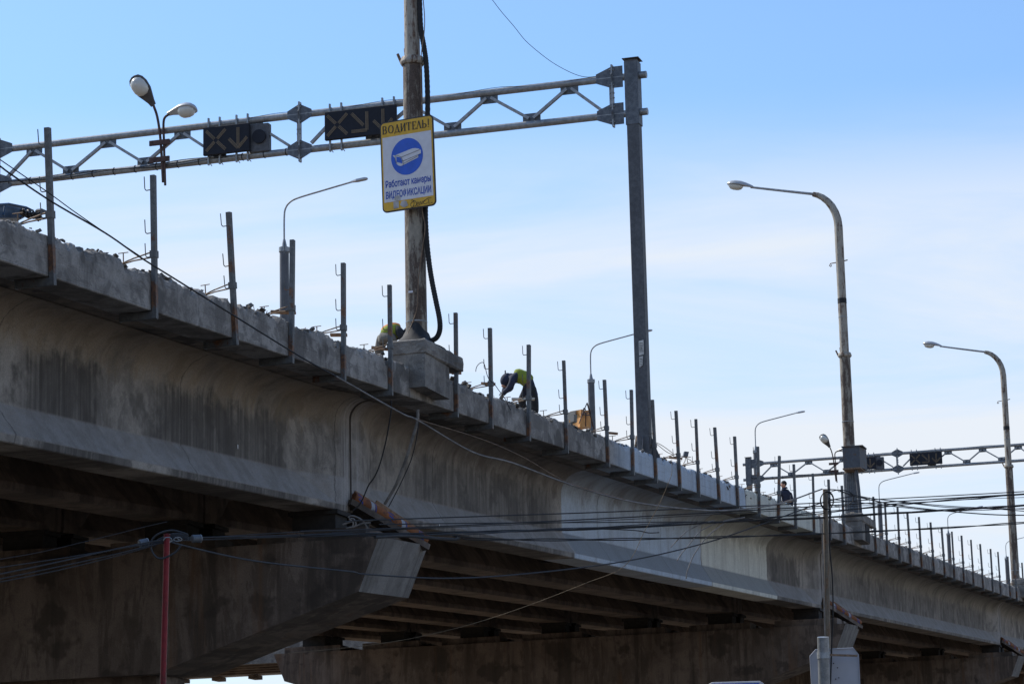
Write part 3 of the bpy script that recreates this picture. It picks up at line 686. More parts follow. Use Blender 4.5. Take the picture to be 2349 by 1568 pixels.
    # blue lettering from the built-in font
    def text(s, a0, a1, b0, b1, mat, name, bold=.012, d=.0215):
        cu = bpy.data.curves.new(name, 'FONT'); cu.body = s; cu.offset = bold; cu.size = 1; cu.extrude = 0; cu.resolution_u = 3
        ob = bpy.data.objects.new(name, cu); COL.objects.link(ob); bpy.context.view_layer.update()
        me = bpy.data.meshes.new_from_object(ob.evaluated_get(bpy.context.evaluated_depsgraph_get())); COL.objects.unlink(ob); bpy.data.objects.remove(ob)
        if not me.vertices: return
        xs = [v.co.x for v in me.vertices]; x0, x1 = min(xs), max(xs); cap = .73
        O = Vector(t['_o'])
        for v in me.vertices:
            u_ = (v.co.x-x0)/(x1-x0); w_ = v.co.y/cap
            v.co = P(a0+(a1-a0)*u_, b0+(b1-b0)*w_, d) - O
        o = bpy.data.objects.new(name, me); COL.objects.link(o); o.parent = t; me.materials.clear(); me.materials.append(mat); o['_o'] = t['_o']
    text('Работают камеры', .072, .925, .731, .655, M_BLUET, 'blue_lettering', .030)
    text('ВИДЕОФИКСАЦИИ', .072, .925, .853, .778, M_BLUET, 'blue_lettering', .030)
    # worn patches and graffiti
    flat([Q(x,y,.024) for x,y in [(335,1310),(410,1300),(418,1390),(340,1408)]], 'peeled_sticker', M_GREY, t)
    flat([Q(490+52*math.cos(q)*(1+.15*math.sin(5*q)),1338+46*math.sin(q),.024) for q in [R(i*15) for i in range(24)]], 'peeled_sticker', M_GREY, t)
    flat([Q(x,y,.026) for x,y in [(352,1240),(400,1222),(438,1230),(435,1285),(380,1300),(350,1285)]], 'peeled_sticker', M_GREY, t)
    m = MB()
    for st in ([(590,1290),(615,1280),(632,1310),(628,1350),(610,1383),(592,1372),(588,1330),(640,1290),(668,1330),(655,1365),(625,1372)], [(672,1345),(700,1325),(690,1310),(668,1330),(680,1362),(710,1350)], [(715,1355),(722,1300),(745,1340),(752,1290)],
               [(800,1280),(775,1290),(770,1325),(800,1335),(830,1310)], [(760,1315),(820,1262),(880,1248)], [(838,1268),(850,1340)], [(875,1322),(898,1312)]):
        pts = smooth_path([Q(x,y,.0235) for x,y in st], 3) if len(st) > 2 else [Q(x,y,.0235) for x,y in st]
        for p, q in zip(pts, pts[1:]): m.bar(p, q, .008, .003, nrm)
    m.build('graffiti_tag', M_INK, t)
    m = MB()
    for b_ in (.2, .75): 
        p = P(.5,b_,-.03); m.box((p.x,p.y-.3,p.z-.02),(p.x+.04,p.y+.3,p.z+.02)); m.tube([(47.4,16.9,p.z-.02),(47.4,16.9,p.z+.02)], .2, 20)
    m.build('mounting_band', M_GALVD, t)
sign()

# ------------------------------------------------------------------ lane signal gantries
def arrow(m, c, ur, uu, n, kind, s=1.0):
    def sg(p, q):
        d = Vector((q[0]-p[0], q[1]-p[1])); d.normalize(); nn = Vector((-d.y, d.x))*.032
        for k in (-1, 0, 1):
            a_ = (p[0]+nn.x*k, p[1]+nn.y*k); b_ = (q[0]+nn.x*k, q[1]+nn.y*k)
            m.bar(c+ur*a_[0]*s+uu*a_[1]*s+n*.006, c+ur*b_[0]*s+uu*b_[1]*s+n*.006, .011, .006, n)
    if kind == 'X':
        for a_ in (1, -1):
            for b_ in (1, -1): sg((a_*.04,b_*.04),(a_*.29,b_*.29))
    elif kind == 'D':
        sg((0,.3),(0,-.2)); sg((0,-.29),(-.27,.0)); sg((0,-.29),(.27,.0))
    else:
        sg((-.24,.27),(.1,-.1)); sg((.2,.28),(.2,-.24)); sg((.2,-.24),(-.25,-.24))
def gantry():
    X = 64.0; b = B(X, 16.93, .55)
    t = thing('lane_signal_gantry', b, 'long galvanised truss gantry with lane signal boards crossing the whole near view', 'gantry', 'lane signal gantries over the bridge deck')
    zt, zb = 22.25, 21.285; yr = 16.93
    yl = 35.3
    for nm, yy in (('post', yr), ('post', yl)):
        m = MB(); w = .155
        m.cbox((X-w,yy-w,H(X)+.45),(X+w,yy+w,22.66), .012); po = m.build('post', M_GPOST, t)
        m = MB(); m.box((X-w-.06,yy-w-.06,22.663),(X+w+.06,yy+w+.06,22.68)); m.build('post_cap', M_GPOST, po)
        m = MB(); m.box((X-w-.012,yy-w-.02,20.95),(X+w+.012,yy+w+.02,22.6)); m.build('post_sleeve', M_GALVD, po)
        m = MB()
        for dx, dy in ((-1,0),(1,0),(0,-1),(0,1)):
            p = Vector((X+dx*.17, yy+dy*.17, H(X)+.5)); m.prism([p, p+Vector((dx*.22,dy*.22,0)), p+Vector((0,0,.55))], Vector((dy,dx,0))*.02)
        m.build('foot_gusset', M_GPOST, po)
    for zc in (zt, zb):
        m = MB(); m.tube([(X-.0,yr-.36,zc),(X,yl+.36,zc)], .092, 16); m.build('chord', M_GALV, t)
    hexs = [17.45, 25.95, 34.75]
    for yc in hexs:
        end = yc != 25.95
        for zc in (zt, zb):
            m = MB()
            l = .34; pl = [(-l,.10),(-.03,.26),(.03,.26),(l,.10),(l,-.10),(.03,-.26),(-.03,-.26),(-l,-.10)]
            if yc == 17.45: pl = [(-.28,-.28),(-.28,.28),(.02,.28),(.42,.12),(.42,-.12),(.02,-.28)]
            if yc == 34.75: pl = [(-.42,-.12),(-.42,.12),(-.02,.28),(.38,.28),(.38,-.28),(-.02,-.28)]
            m.prism([(X-.09, yc+a_, zc+c_) for a_, c_ in pl], (.018,0,0)); m.build('joint_plate', M_GALVD, t)
            m = MB(); m.tube([(X,yc-.012,zc),(X,yc+.012,zc)], .2, 6); m.build('joint_flange', M_GALVD, t)
        m = MB(); m.box((X-.13,yc-.02,zb-.33),(X+.02,yc+.02,zt+.33)); m.box((X-.02,yc-.02,zb+.1),(X+.02,yc+.1,zt-.1)); m.build('splice_bar', M_GALV, t)
        m = MB()
        for zz in (zb-.2, zb+.2, zb+.42, zt-.42, zt-.2, zt+.2): m.tube([(X-.10,yc-.06,zz),(X-.10,yc+.07,zz)], .018, 6)
        m.build('splice_bolt', M_GALV, t)
    seqs = [([25.6,24.9,23.95,22.9,21.75,20.75,19.65,18.6,17.75], 'BTBTBTBTB'), ([26.3,27.25,28.3,29.35,30.4,31.5,32.6,33.7,34.4], 'BTBTBTBTB')]
    seqs = [([25.7,24.85,23.9,22.85,21.75,20.75,19.62,18.6,17.7],'BTBTBTBTB'), ([26.2,27.25,28.3,29.33,30.4,31.5,32.6,33.7,34.55],'BTBTBTBTB')]
    for ys, sq in seqs:
        for i, (y, k) in enumerate(zip(ys, sq)):
            zz = (zt-.16) if k == 'T' else (zb+.16)
            if 0 < i < len(ys)-1:
                m = MB(); m.box((X-.010,y-.235,zz-.13),(X+.010,y+.235,zz+.13)); m.build('gusset_plate', M_GALVD, t)
        for i in range(len(ys)-1):
            y0, y1 = ys[i], ys[i+1]; s_ = 1 if y1 > y0 else -1
            z0, z1 = (zt-.15 if sq[i] == 'T' else zb+.15), (zt-.15 if sq[i+1] == 'T' else zb+.15)
            m = MB(); m.bar((X-.035,y0+s_*.06,z0),(X-.035,y1-s_*.06,z1), .075, .085, (1,0,0)); m.build('diagonal', M_GALV, t)
    # lane boards
    rt = Vector((0,-1,0)); uu = Vector((0,0,1)); n = Vector((-1,0,0))
    def board(y0, y1, z0, z1, syms):
        Xb = X-.26
        m = MB(); m.cbox((Xb, y1, z0), (Xb+.10, y0, z1), .012); bo = m.build('signal_board', M_PANEL, t)
        m = MB()
        for f_, kd in syms: arrow(m, Vector((Xb-.001, y0+(y1-y0)*f_, (z0+z1)/2)), rt, uu, n, kd, .98*(z1-z0)/.78)
        m.build('signal_symbols', M_LED, bo)
        m = MB()
        for yy in (y0-.1, y0-.42, y1+.1, y1+.42)[:4]:
            m = MB(); m.box((X-.15,yy-.02,zb-.16),(X-.085,yy+.02,zt+.16)); m.tube([(X-.1,yy,zt+.08),(X+.1,yy,zt+.1)], .012, 5); m.tube([(X-.1,yy,zb-.08),(X+.1,yy,zb-.12)], .012, 5); m.build('board_bracket', M_GALV, bo)
    board(28.62, 27.30, 21.36, 22.12, [(.28,'X'),(.76,'D')])
    board(25.18, 23.20, 21.40, 22.16, [(.18,'X'),(.50,'R'),(.82,'D')])
    m = MB(); m.cbox((X-.14,26.80,21.33),(X+.06,27.36,22.10), .02); sg = m.build('signal_box', M_GPOST, t)
    m = MB(); m.tube([(X-.125,27.06,21.74),(X-.19,27.06,21.74)], .19, 24); m.build('signal_lens', M_PANEL, sg)
    # wiring along the lower chord
    for j in range(3):
        m = MB(); P = [(X-.09-.012*j, 35.2-i*.45, zb-.02+.03*j+.035*math.sin(i*.9+j)) for i in range(17)]; m.tube(smooth_path(P,3), .011, 5); m.build('gantry_wiring', M_CABLEB, t)
    m = MB()
    for i in range(14):
        m = MB(); y = 34.4-i*.62; m.tube([(X,y,zb),(X,y+.02,zb)], .104, 12); m.build('cable_tie', M_BLACK, t); m = MB()
    m = MB(); P = [(X-.08, 27.4-i*1.0, zt+.05+.05*math.sin(i*2.1)) for i in range(11)]; m.tube(smooth_path(P,4), .007, 5); m.build('gantry_wiring', M_BLACK, t)
    # twin flood lamps on rusty pipes
    X2 = X-.16
    pa = [onX(x, y, X2) for x, y in [(374,418),(370,345),(366,300),(360,265),(352,242)]]
    pb = [onX(x, y, X2) for x, y in [(379,425),(377,360),(376,320),(375,285),(378,270),(388,262)]]
    m = MB(); m.tube(smooth_path(pa,3), .037, 8); m.build('lamp_pipe', M_RUSTP, t)
    m = MB(); m.tube(smooth_path(pb,3), .034, 8); m.build('lamp_pipe', M_RUSTP, t)
    for zz in (zt-.37, zb+.13):
        m = MB(); m.box((X2-.05,29.62,zz-.07),(X2+.0,30.2,zz+.07)); m.build('pipe_clamp', M_RUSTP, t)
    d = onX(305, 180, X2-.35) - onX(350, 242, X2); lamp_head(t, Vector(pa[-1]), d, Vector((.85,0,.45)), 1.0, M_LAMPD, fat=1.5)
    d = onX(445, 250, X2-.1) - onX(388, 262, X2); lamp_head(t, Vector(pb[-1])-d.normalized()*.03, d, Vector((.35,0,1)), .92, M_LAMPB, fat=1.45)
    # posters on the post
    for (pp, nm) in (([(1465,782),(1476,779),(1477,812),(1466,815)], 0), ([(1466,818),(1475,816),(1474,838),(1467,842)], 1)):
        px = X-.17-.006
        P = [onX(x, y, px) for x, y in pp]
        m = MB(); m.prism(P, (.003,0,0)); po = m.build('torn_poster', M_PAPER, t)
        m = MB(); zs = P[0].z; w = abs(P[0].y-P[1].y)
        for i in range(6 if nm == 0 else 5):
            z = zs-.05-.042*i; y0 = max(P[0].y, P[3].y)-.012
            if nm == 0 and i == 3: continue
            m.box((px-.003, y0-w*.75-.01*(i%2), z-.010), (px-.0005, y0, z+.004))
        m.build('poster_print', M_INK, po)
        if nm == 0:
            cu = bpy.data.curves.new('n', 'FONT'); cu.body = '2-202'; cu.size = .055; cu.offset = .001
            ob = bpy.data.objects.new('n', cu); COL.objects.link(ob); bpy.context.view_layer.update()
            me = bpy.data.meshes.new_from_object(ob.evaluated_get(bpy.context.evaluated_depsgraph_get())); COL.objects.unlink(ob); bpy.data.objects.remove(ob)
            O = Vector(t['_o'])
            for v in me.vertices: v.co = Vector((px-.004, P[0].y-.01-v.co.x*.65, zs-.20+v.co.y)) - O
            o = bpy.data.objects.new('poster_number', me); COL.objects.link(o); o.parent = po; me.materials.clear(); me.materials.append(M_INK)
    return t
GA = gantry()
g2 = copy_tree(GA, Vector((165.0, 16.93+1.7, H(165, .55))) + Vector((0,0,.75)), None, 'far galvanised truss gantry with lane signal boards behind the second mast, right')
g2.rotation_euler = (0, 0, R(0))

# ------------------------------------------------------------------ slim lamps on the far side
FL = [(90.8,'slim curved lamp post on dark column left of the driver sign'), (131.5,'slim curved lamp post just left of the tall gantry post'), (169.5,'slim curved lamp post behind the left end of the far gantry'), (214,'slim curved lamp post to the right of the second cream mast'), (249.4,'slim curved lamp post between the second and third cream masts, farther right'), (289,'slim curved lamp post behind the foot of the rightmost cream mast')]
def far_lamp():
    yb = onX(652, 560, 90.8).y; b = B(90.8, yb, .4); t = thing('street_lamp', b, FL[0][1], 'street lamp', 'slim street lamps along the far side of the bridge')
    z0 = onX(652, 575, 90.8).z; s = .806
    m = MB(); m.tube([b, (b.x,b.y,z0)], [.19,.172], 20); m.build('column', M_COLUMN, t)
    m = MB(); m.tube([(b.x,b.y,z0-.05),(b.x,b.y,z0+.12)], .20, 20); m.tube([(b.x,b.y,z0+.12),(b.x,b.y,z0+.42)], [.11,.05], 12); m.build('collar', M_GALV, t)
    pts = [onX(x, y, 90.8) for x, y in [(652,560),(652,500),(655,478),(665,464),(684,454),(740,437),(808,417)]]
    m = MB(); m.tube(smooth_path(pts,5), .035, 8); m.build('arm', M_GALV, t)
    p, q = pts[-1], onX(845, 409, 90.8); d = (q-p).normalized()
    m = MB(); m.loft([[p+d*x+Vector((w,0,hh)) for w, hh in ((-.11*k,-.03*k),(.11*k,-.03*k),(.09*k,.05*k),(-.09*k,.05*k))] for x, k in ((-.05,.5),(.1,.8),(.18,1),(.5,1),(.6,.6))]); m.build('lamp_head', M_LAMPB, t)
    return t
f0 = far_lamp()
for X, lab in FL[1:]:
    copy_tree(f0, B(X, f0.location.y, .4), None, lab)

# ------------------------------------------------------------------ banners in gutters under the joints
def gutter(k, lab):
    xj = JOINT[k]; zj = H(xj)
    a, b = Vector((xj+.02, 17.86, zj-1.78)), Vector((xj+1.33, 16.92, zj-2.47))
    t = thing('drip_gutter', b, lab, 'gutter', 'board gutters wrapped in orange banner under the span joints')
    d = (b-a).normalized(); up = Vector((0,0,1)); sd = d.cross(up).normalized(); uu = sd.cross(d).normalized()
    m = MB(); m.bar(a-uu*.16-d*.1, b-uu*.16+d*.02, .36, .11, uu); m.build('trough_board', M_CAP, t)
    m = MB(); m.bar(a+uu*.13-sd*.12+d*.05, b+uu*.10-sd*.12, .05, .1, uu); m.bar(a+uu*.20-sd*.13+d*.55, b+uu*.14-sd*.13-d*.2, .04, .08, uu); m.build('side_board', M_WOOD, t)
    m = MB(); n = 24; m.tube([a+(b-a)*(i/n)+uu*.006*math.sin(i*2.3) for i in range(n+1)], [.105+.006*math.sin(i*1.7) for i in range(n+1)], 14); m.build('banner_roll', M_BANNER, t)
g = NG('orange_banner')
sx = g.n('ShaderNodeSeparateXYZ'); g.l(g.geo.outputs['Position'], sx.inputs[0])
al = g.math('ADD', g.math('MULTIPLY', sx.outputs[0], 2.1), g.math('MULTIPLY', sx.outputs[1], -1.2))
f1 = g.math('FRACT', g.math('MULTIPLY', al, .62)); wv = g.noise(6, det=3)
dg = g.math('FRACT', g.math('MULTIPLY', g.math('ADD', sx.outputs[2], g.math('MULTIPLY', sx.outputs[0], .9)), 13.))
c = g.mix(g.ramp(wv, .4, .7), (.24, .085, .025), (.14, .05, .018))
c = g.mix(g.math('MULTIPLY', g.ramp(f1, .30, .31), g.math('MULTIPLY', g.ramp(f1, .46, .47, 1, 0), g.ramp(dg, .45, .5))), c, (.02, .05, .22))
c = g.mix(g.math('MULTIPLY', g.ramp(f1, .72, .73), g.ramp(f1, .84, .85, 1, 0)), c, (.30, .33, .38))
c = g.mix(g.math('MULTIPLY', g.ramp(f1, .86, .865), g.ramp(f1, .90, .905, 1, 0)), c, (.03, .07, .25))
c = g.mix(g.ramp(g.noise(11, det=4), .58, .66, 0, .7), c, (.07, .03, .02))
M_BANNER = g.out(c, .75)
gutter(1, 'sloping gutter wrapped in orange and blue banner under the nearest joint')
gutter(2, 'sloping gutter wrapped in orange and blue banner behind the wooden pole')
gutter(3, 'sloping gutter wrapped in orange banner at the lower right edge')

# ------------------------------------------------------------------ overhead cables (spans of real cable in front of the bridge)
def dep(x): return 30 + (x-383)*10/1510
CONV = lambda ox, oy, s: (lambda x, y: ((ox+x/s)/1.7437, (oy+y/s)/1.7437))
def cable(name, pts, r, mat, lab, cat='cable', D=None, k=6, n=6, twist=0, group=None):
    P = [atD(x, y, (D if isinstance(D, (int, float)) else (D or dep)(x))) for x, y in pts]
    P = smooth_path(P, k); m = MB()
    if not twist: m.tube(P, r, n)
    else:
        Q = []                                  # resample evenly
        for a_, b_ in zip(P, P[1:]):
            c_ = max(1, int((b_-a_).length/.12))
            for j in range(c_): Q.append(a_+(b_-a_)*(j/c_))
        Q.append(P[-1]); 
        for s_ in range(twist):
            W = []
            for j, q in enumerate(Q):
                d_ = (Q[min(j+1,len(Q)-1)]-Q[max(j-1,0)]).normalized(); a_ = d_.cross(Vector((0,0,1))).normalized(); b_ = a_.cross(d_)
                an = j*.27 + s_*2*math.pi/twist + .5*math.sin(j*.05); rr = r*(1.0+.35*math.sin(j*.07+s_))
                W.append(q + (a_*math.cos(an)+b_*math.sin(an))*rr)
            m.tube(W, r*.8, 5)
    return tag(m.build(name, mat), lab, cat, group)
r1 = CONV(3150,1750,3.135)
cable('sagging_cable', [(-30,361),(0,381),(27,401),(121,464),(241,534),(322,590),(410,645),(542,727),(688,817),(771,863)], .010, M_CABLE, 'dark sagging cable crossing the bridge edge at the upper left', D=lambda x: 27.5+x*.0065)
cable('sagging_cable', [(771,863),(918,946),(959,964),(1083,1036),(1175,1061),(1303,1109),(1434,1147),(1556,1165),(1666,1170),(1785,1155),(1886,1121)], .011, M_ROPEG, 'pale grey sagging cable drooping over the painted girder to the wooden pole', D=lambda x: 27.5+x*.0065)
cable('thin_wire', [(-30,342),(0,366),(107,439),(170,485),(243,535),(322,588)], .006, M_CABLE, 'thin wire beside the sagging cable at the upper left', D=lambda x: 27.4+x*.0065)
cable('thin_wire', [(959,962),(1100,1005),(1200,1048),(1303,1106),(1434,1145)], .005, M_ROD, 'thin rusty wire wrapped along the pale sagging cable', D=lambda x: 27.4+x*.0065)
cable('overhead_cable', [(790,1196),(882,1191),(1434,1172),(1892,1152),(2004,1145),(2179,1136),(2400,1124)], .008, M_CABLE, 'uppermost thin overhead cable of the bundle at the right')
cable('overhead_cable', [(688,1218),(908,1211),(1434,1186),(1892,1159.5),(2179,1142),(2400,1129)], .009, M_CABLE, 'thick straight overhead cable just under the uppermost one')
cable('overhead_cable', [(760,1221),(908,1214),(1434,1190.5),(1892,1164),(2179,1147),(2400,1138)], .005, M_CABLE, 'thin overhead cable right below the thick straight one', D=lambda x: dep(x)+.3)
cable('overhead_cable', [(870,1202),(1100,1199),(1434,1197),(1587,1196),(1653,1196)], .007, M_CABLE, 'level thin cable joining the twisted bundle mid picture', D=lambda x: dep(x)+.1)
cable('twisted_cable', [(688,1228),(871,1225),(1054,1220.5),(1434,1209.6),(1653,1197),(1892,1186),(1989,1180),(2179,1169),(2400,1155)], .0095, M_CABLE, 'thick twisted cable bundle running across to the right edge', twist=3)
cable('twisted_cable', [(1640,1199),(1892,1174),(2008,1162),(2179,1146),(2400,1129)], .010, M_CABLE, 'twisted cable branching upwards right of the cut cable ends', twist=2)
cable('twisted_cable', [(1040,1228),(1091,1235),(1250,1237),(1434,1236),(1653,1231),(1892,1223),(2179,1209),(2400,1195)], .010, M_CABLE, 'lowest twisted cable crossing the girder to the right edge', twist=2)
cable('twisted_cable', [(980,1226),(1100,1222),(1300,1212),(1434,1206),(1600,1196)], .008, M_CABLEB, 'grey twisted cable lying along the thick bundle', twist=2, D=lambda x: dep(x)-.15)
cable('overhead_cable', [(383,1236),(415,1249),(585,1286),(803,1310),(834,1315.7),(1017,1325.6),(1200,1315.7),(1434,1286.5),(1620,1244),(1763,1196),(1883,1153),(1956,1137)], .0095, M_CABLEB, 'grey cable hanging in a deep curve below the girder')
cable('overhead_cable', [(1893,1122),(1923,1124),(1956,1136),(2008,1148),(2062,1159),(2179,1172),(2290,1180),(2400,1181)], .009, M_CABLE, 'cable falling from the wooden pole top to the right edge')
cable('overhead_cable', [(1956,1137),(2044,1148),(2110,1156),(2179,1163),(2290,1167),(2400,1176)], .007, M_CABLE, 'cable falling right from the knot beside the second mast', D=lambda x: dep(x)+.2)
cable('overhead_cable', [(1930,1128),(2004,1143),(2070,1150),(2179,1160),(2290,1165),(2400,1168)], .006, M_CABLE, 'finer cable falling right above the knot cable', D=lambda x: dep(x)+.4)
cable('overhead_cable', [(1893,1143),(1956,1150),(2060,1162),(2179,1171),(2400,1163)], .006, M_CABLE, 'level fine cable passing behind the wooden pole', D=lambda x: dep(x)+.5)
for i, (pts, r_) in enumerate([([(-30,1322),(0,1316),(125,1290),(250,1262),(340,1243),(383,1236),(420,1233),(600,1229),(690,1226)],.014), ([(-30,1332),(0,1327),(120,1302),(250,1274),(383,1243),(500,1236),(700,1230),(900,1228)],.012),
                  ([(-30,1340),(0,1334),(125,1309),(250,1279),(345,1253)],.011), ([(-30,1307),(0,1301),(120,1283),(250,1262),(383,1240)],.010), ([(450,1238),(600,1232),(800,1222),(1000,1226)],.012), ([(430,1236),(600,1224),(800,1215),(960,1212)],.010),
                  ([(-30,1288),(0,1282),(100,1264),(250,1228),(330,1208),(383,1196)],.006)]):
    cable('overhead_cable', pts, r_*.6, M_CABLE, ['top cable of the dark bundle entering at the lower left', 'second cable of the dark bundle passing the red pole', 'lowest cable of the dark bundle left of the red pole', 'fourth cable of the dark bundle tied to the red pole', 'cable of the bundle just right of the red pole', 'upper cable of the bundle right of the grey splice', 'fine wire climbing above the bundle at the lower left'][i], D=lambda x: dep(x)+.05*i)
cable('cable_sleeve', [(860,1231),(930,1228),(1000,1234),(1040,1236),(1052,1234)], .022, M_CABLEB, 'thick grey sleeve round the cables in front of the nearest pier cap', 'sleeve', n=10)
for i, (c0, lab) in enumerate((([(930,470),(860,492),(760,525),(690,560),(640,590),(560,665),(480,750)], 'first cut cable end curling down from the bundle, leftmost'),
                ([(1100,460),(930,510),(850,548),(770,600),(650,750),(590,820),(545,893)], 'middle cut cable end curling down from the bundle'),
                ([(1250,440),(1120,462),(1030,505),(860,640),(740,800),(690,900),(650,1010),(640,1080)], 'longest cut cable end hanging down from the bundle, rightmost'))):
    f = CONV(2500,1900,2.614); cable('cut_cable_end', [f(*p) for p in c0], .0075, M_ROPEG, lab, group='cut cable ends curling down from the bundle')
cable('cut_cable_end', [CONV(2500,1900,2.614)(*p) for p in [(-250,560),(0,568),(150,580),(250,600),(355,597)]], .007, M_CABLE, 'short dark cut cable end pointing right below the bundle', group='cut cable ends curling down from the bundle')
cable('twine', [(1541,1053),(1541,1085),(1532,1110),(1512,1156),(1480,1215),(1434,1296),(1340,1338),(1200,1392),(1072,1433),(950,1462),(850,1478),(760,1488),(660,1497)], .0032, M_ROPE, 'thin pale twine hanging from the parapet and running under the bridge', D=lambda x: 36.0, k=8)
cable('hanging_wire', [CONV(1200,1500,1.5677)(*p) for p in [(573,155),(572,220),(560,300),(535,430),(500,560),(465,640),(430,690),(380,800),(330,850)]], .012, M_BLACK, 'black wire hanging down beside the first joint', D=47.8)
cable('hanging_pipe', [CONV(1200,1500,1.5677)(*p) for p in [(740,215),(737,290),(720,350),(690,450),(660,540),(600,690),(530,810)]], .028, M_PED, 'pale dusty hose hanging down from under the pedestal', 'hose', D=48.5, n=8)
cable('hanging_wire', [CONV(1200,1500,1.5677)(*p) for p in [(742,290),(735,370),(700,520),(640,660),(600,740),(555,825)]], .009, M_CABLE, 'dark wire hanging just right of the pale dusty hose', D=48.4)
cable('loose_wire', [(1127,0),(1130,1),(1150,27),(1180,62),(1204,92),(1232,117),(1262,140),(1290,157),(1320,171),(1345,177),(1372,175)], .008, M_CABLE, 'wavy thin wire coming from the top down to the gantry chord', D=70.2)
cable('bent_wire', [CONV(1950,1430,4.48)(*p) for p in [(-210,250),(-205,200),(-180,140),(-120,90),(-60,110),(0,330),(60,420),(130,480),(200,580),(280,680),(340,780),(385,880),(420,940)]], .007, M_CABLE, 'bent black wire sticking up near the kneeling post left of the stooping worker', D=52.9)
# rolls of cable on the two near poles
def coil(cx, cy, rx, ry, D, r, mat, lab, turns=3):
    P = []
    for i in range(int(turns*18)+1):
        q = i*2*math.pi/18; k = 1+.12*math.sin(i*.37); P.append(atD(cx+rx*k*math.cos(q), cy+ry*k*math.sin(q), D-.004*i))
    m = MB(); m.tube(P, r, 6); return tag(m.build('cable_coil', mat), lab, 'cable coil')
coil(1896, 1146, 15, 20, 39.9, .0065, M_CABLE, 'black cable coil tied round the wooden pole top, left part', 4)
coil(1925, 1140, 32, 19, 40.1, .005, M_CABLE, 'loose wide cable loop to the right of the wooden pole top', 2)
m = MB(); f = CONV(500,2000,2.93625)
tag_pts = [f(*p) for p in [(660,522),(600,600),(520,650),(440,680),(380,672),(330,620),(305,550),(315,470),(360,415),(450,370),(560,352),(660,375),(730,400),(735,425)]]
P = smooth_path([atD(x, y, 29.85) for x, y in tag_pts], 5); m.tube(P, .011, 6); tag(m.build('cable_coil', M_CABLEB), 'grey cable loop hanging on the top of the red pole', 'cable coil')
m = MB()
for j in range(4): m.tube(smooth_path([atD(*f(x, y+j*14), 30.1) for x, y in [(330,500),(430,440),(560,395),(680,400),(740,420)]], 4), .009, 5)
tag(m.build('cable_coil', M_CABLEB), 'grey cables arching over behind the red pole top', 'cable coil')
for (x0, y0, x1, y1, lab) in ((165,510,262,490,'grey cable splice sleeve left of the red pole'), (785,452,885,448,'grey cable splice cap right of the red pole')):
    a, b = atD(*f(x0,y0), 29.9), atD(*f(x1,y1), 29.95)
    t = thing('cable_splice', (a+b)/2, lab, 'cable splice'); m = MB(); m.tube([a, a+(b-a)*.05, a+(b-a)*.95, b], [.034,.044,.044,.038], 14); m.build('sleeve', M_GALVD, t); m = MB(); m.tube([b, b+(b-a)*.05], .046, 14); m.build('end_ring', M_LAMPB, t)
m = MB(); m.tube(smooth_path([atD(*f(x,y), 29.8) for x, y in [(450,470),(470,440),(520,435),(545,455),(530,490),(570,460),(600,435),(640,470),(600,478),(570,455),(630,432),(668,455),(650,475)]], 4), .006, 5); tag(m.build('wire_tie', M_GALV), 'shiny wire tie twisted round the top of the red pole', 'wire')

# knots of wire at the first bearing
m = MB(); f = CONV(1350,1900,2.852)
for c0 in ([(120,480),(160,460),(230,480),(290,520),(330,580),(345,620)], [(130,490),(180,540),(170,590),(210,560),(190,500),(150,490)], [(100,600),(200,580),(290,545),(380,540)], [(60,560),(120,540),(190,520),(300,515),(400,515)]):
    m.tube(smooth_path([atD(*f(*p), 46.2) for p in c0], 4), .014, 6)
tag(m.build('tangled_wire', M_ROPEG), 'tangle of pale wires stuffed beside the first bearing', 'wire', kind='stuff')

# ------------------------------------------------------------------ near poles
top, bot = atD(383,1226,30), atD(374,1568,30); dd = (bot-top)/(top.z-bot.z); foot = top + dd*top.z
t = thing('red_pole', foot, 'scratched red steel pole at the lower left holding the cable bundle', 'pole')
m = MB(); m.tube([foot, top], .034, 14); m.build('pole', M_RED, t); m = MB(); m.tube([top, top+Vector((0,0,.01))], .038, 14); m.build('pole_cap', M_RED, t)
top, bot = atD(1893,1121,40), atD(1900,1568,40); foot = top + (bot-top)/(top.z-bot.z)*top.z
t = thing('utility_pole', foot, 'thin weathered wooden utility pole with cables at the right', 'pole')
m = MB(); m.tube([foot, foot+(top-foot)*.5, top], [.07,.05,.036], 12); m.build('pole', rusty('weathered_pole_wood', (.20,.17,.13), (.22,.13,.07), .3, (9,9,.5)), t)
a, b = atD(1886,1200,39.95), atD(1893,1468,39.95)
m = MB(); m.tube([a, b], .011, 8); m.build('conduit', M_ROPEG, t)
m = MB(); m.tube(smooth_path([atD(x, y, 39.93) for x, y in [(1902,1140),(1904,1180),(1903,1250),(1909,1320),(1911,1400),(1908,1480),(1905,1568)]], 4), .010, 6); m.build('riser_cable', M_BLACK, t)
top, bot = atD(1888,1460,39.6), atD(1891,1568,39.6); foot = top + (bot-top)/(top.z-bot.z)*top.z
t = thing('sign_post', foot, 'stout grey pipe post with bright left edge holding the bare sign back', 'post')
m = MB(); m.tube([foot, top], .085, 18); m.build('pipe', M_GALV, t)
cl = atD(1889,1502,39.6)
m = MB(); m.tube([cl-Vector((0,0,.05)), cl+Vector((0,0,.05))], .094, 18); m.build('clamp', M_GALV, t)
m = MB(); q = atD(1966,1503,39.75); m.bar(cl+Vector((0,0,.01)), q, .03, .03); m.build('bracket_arm', M_ROD, t)
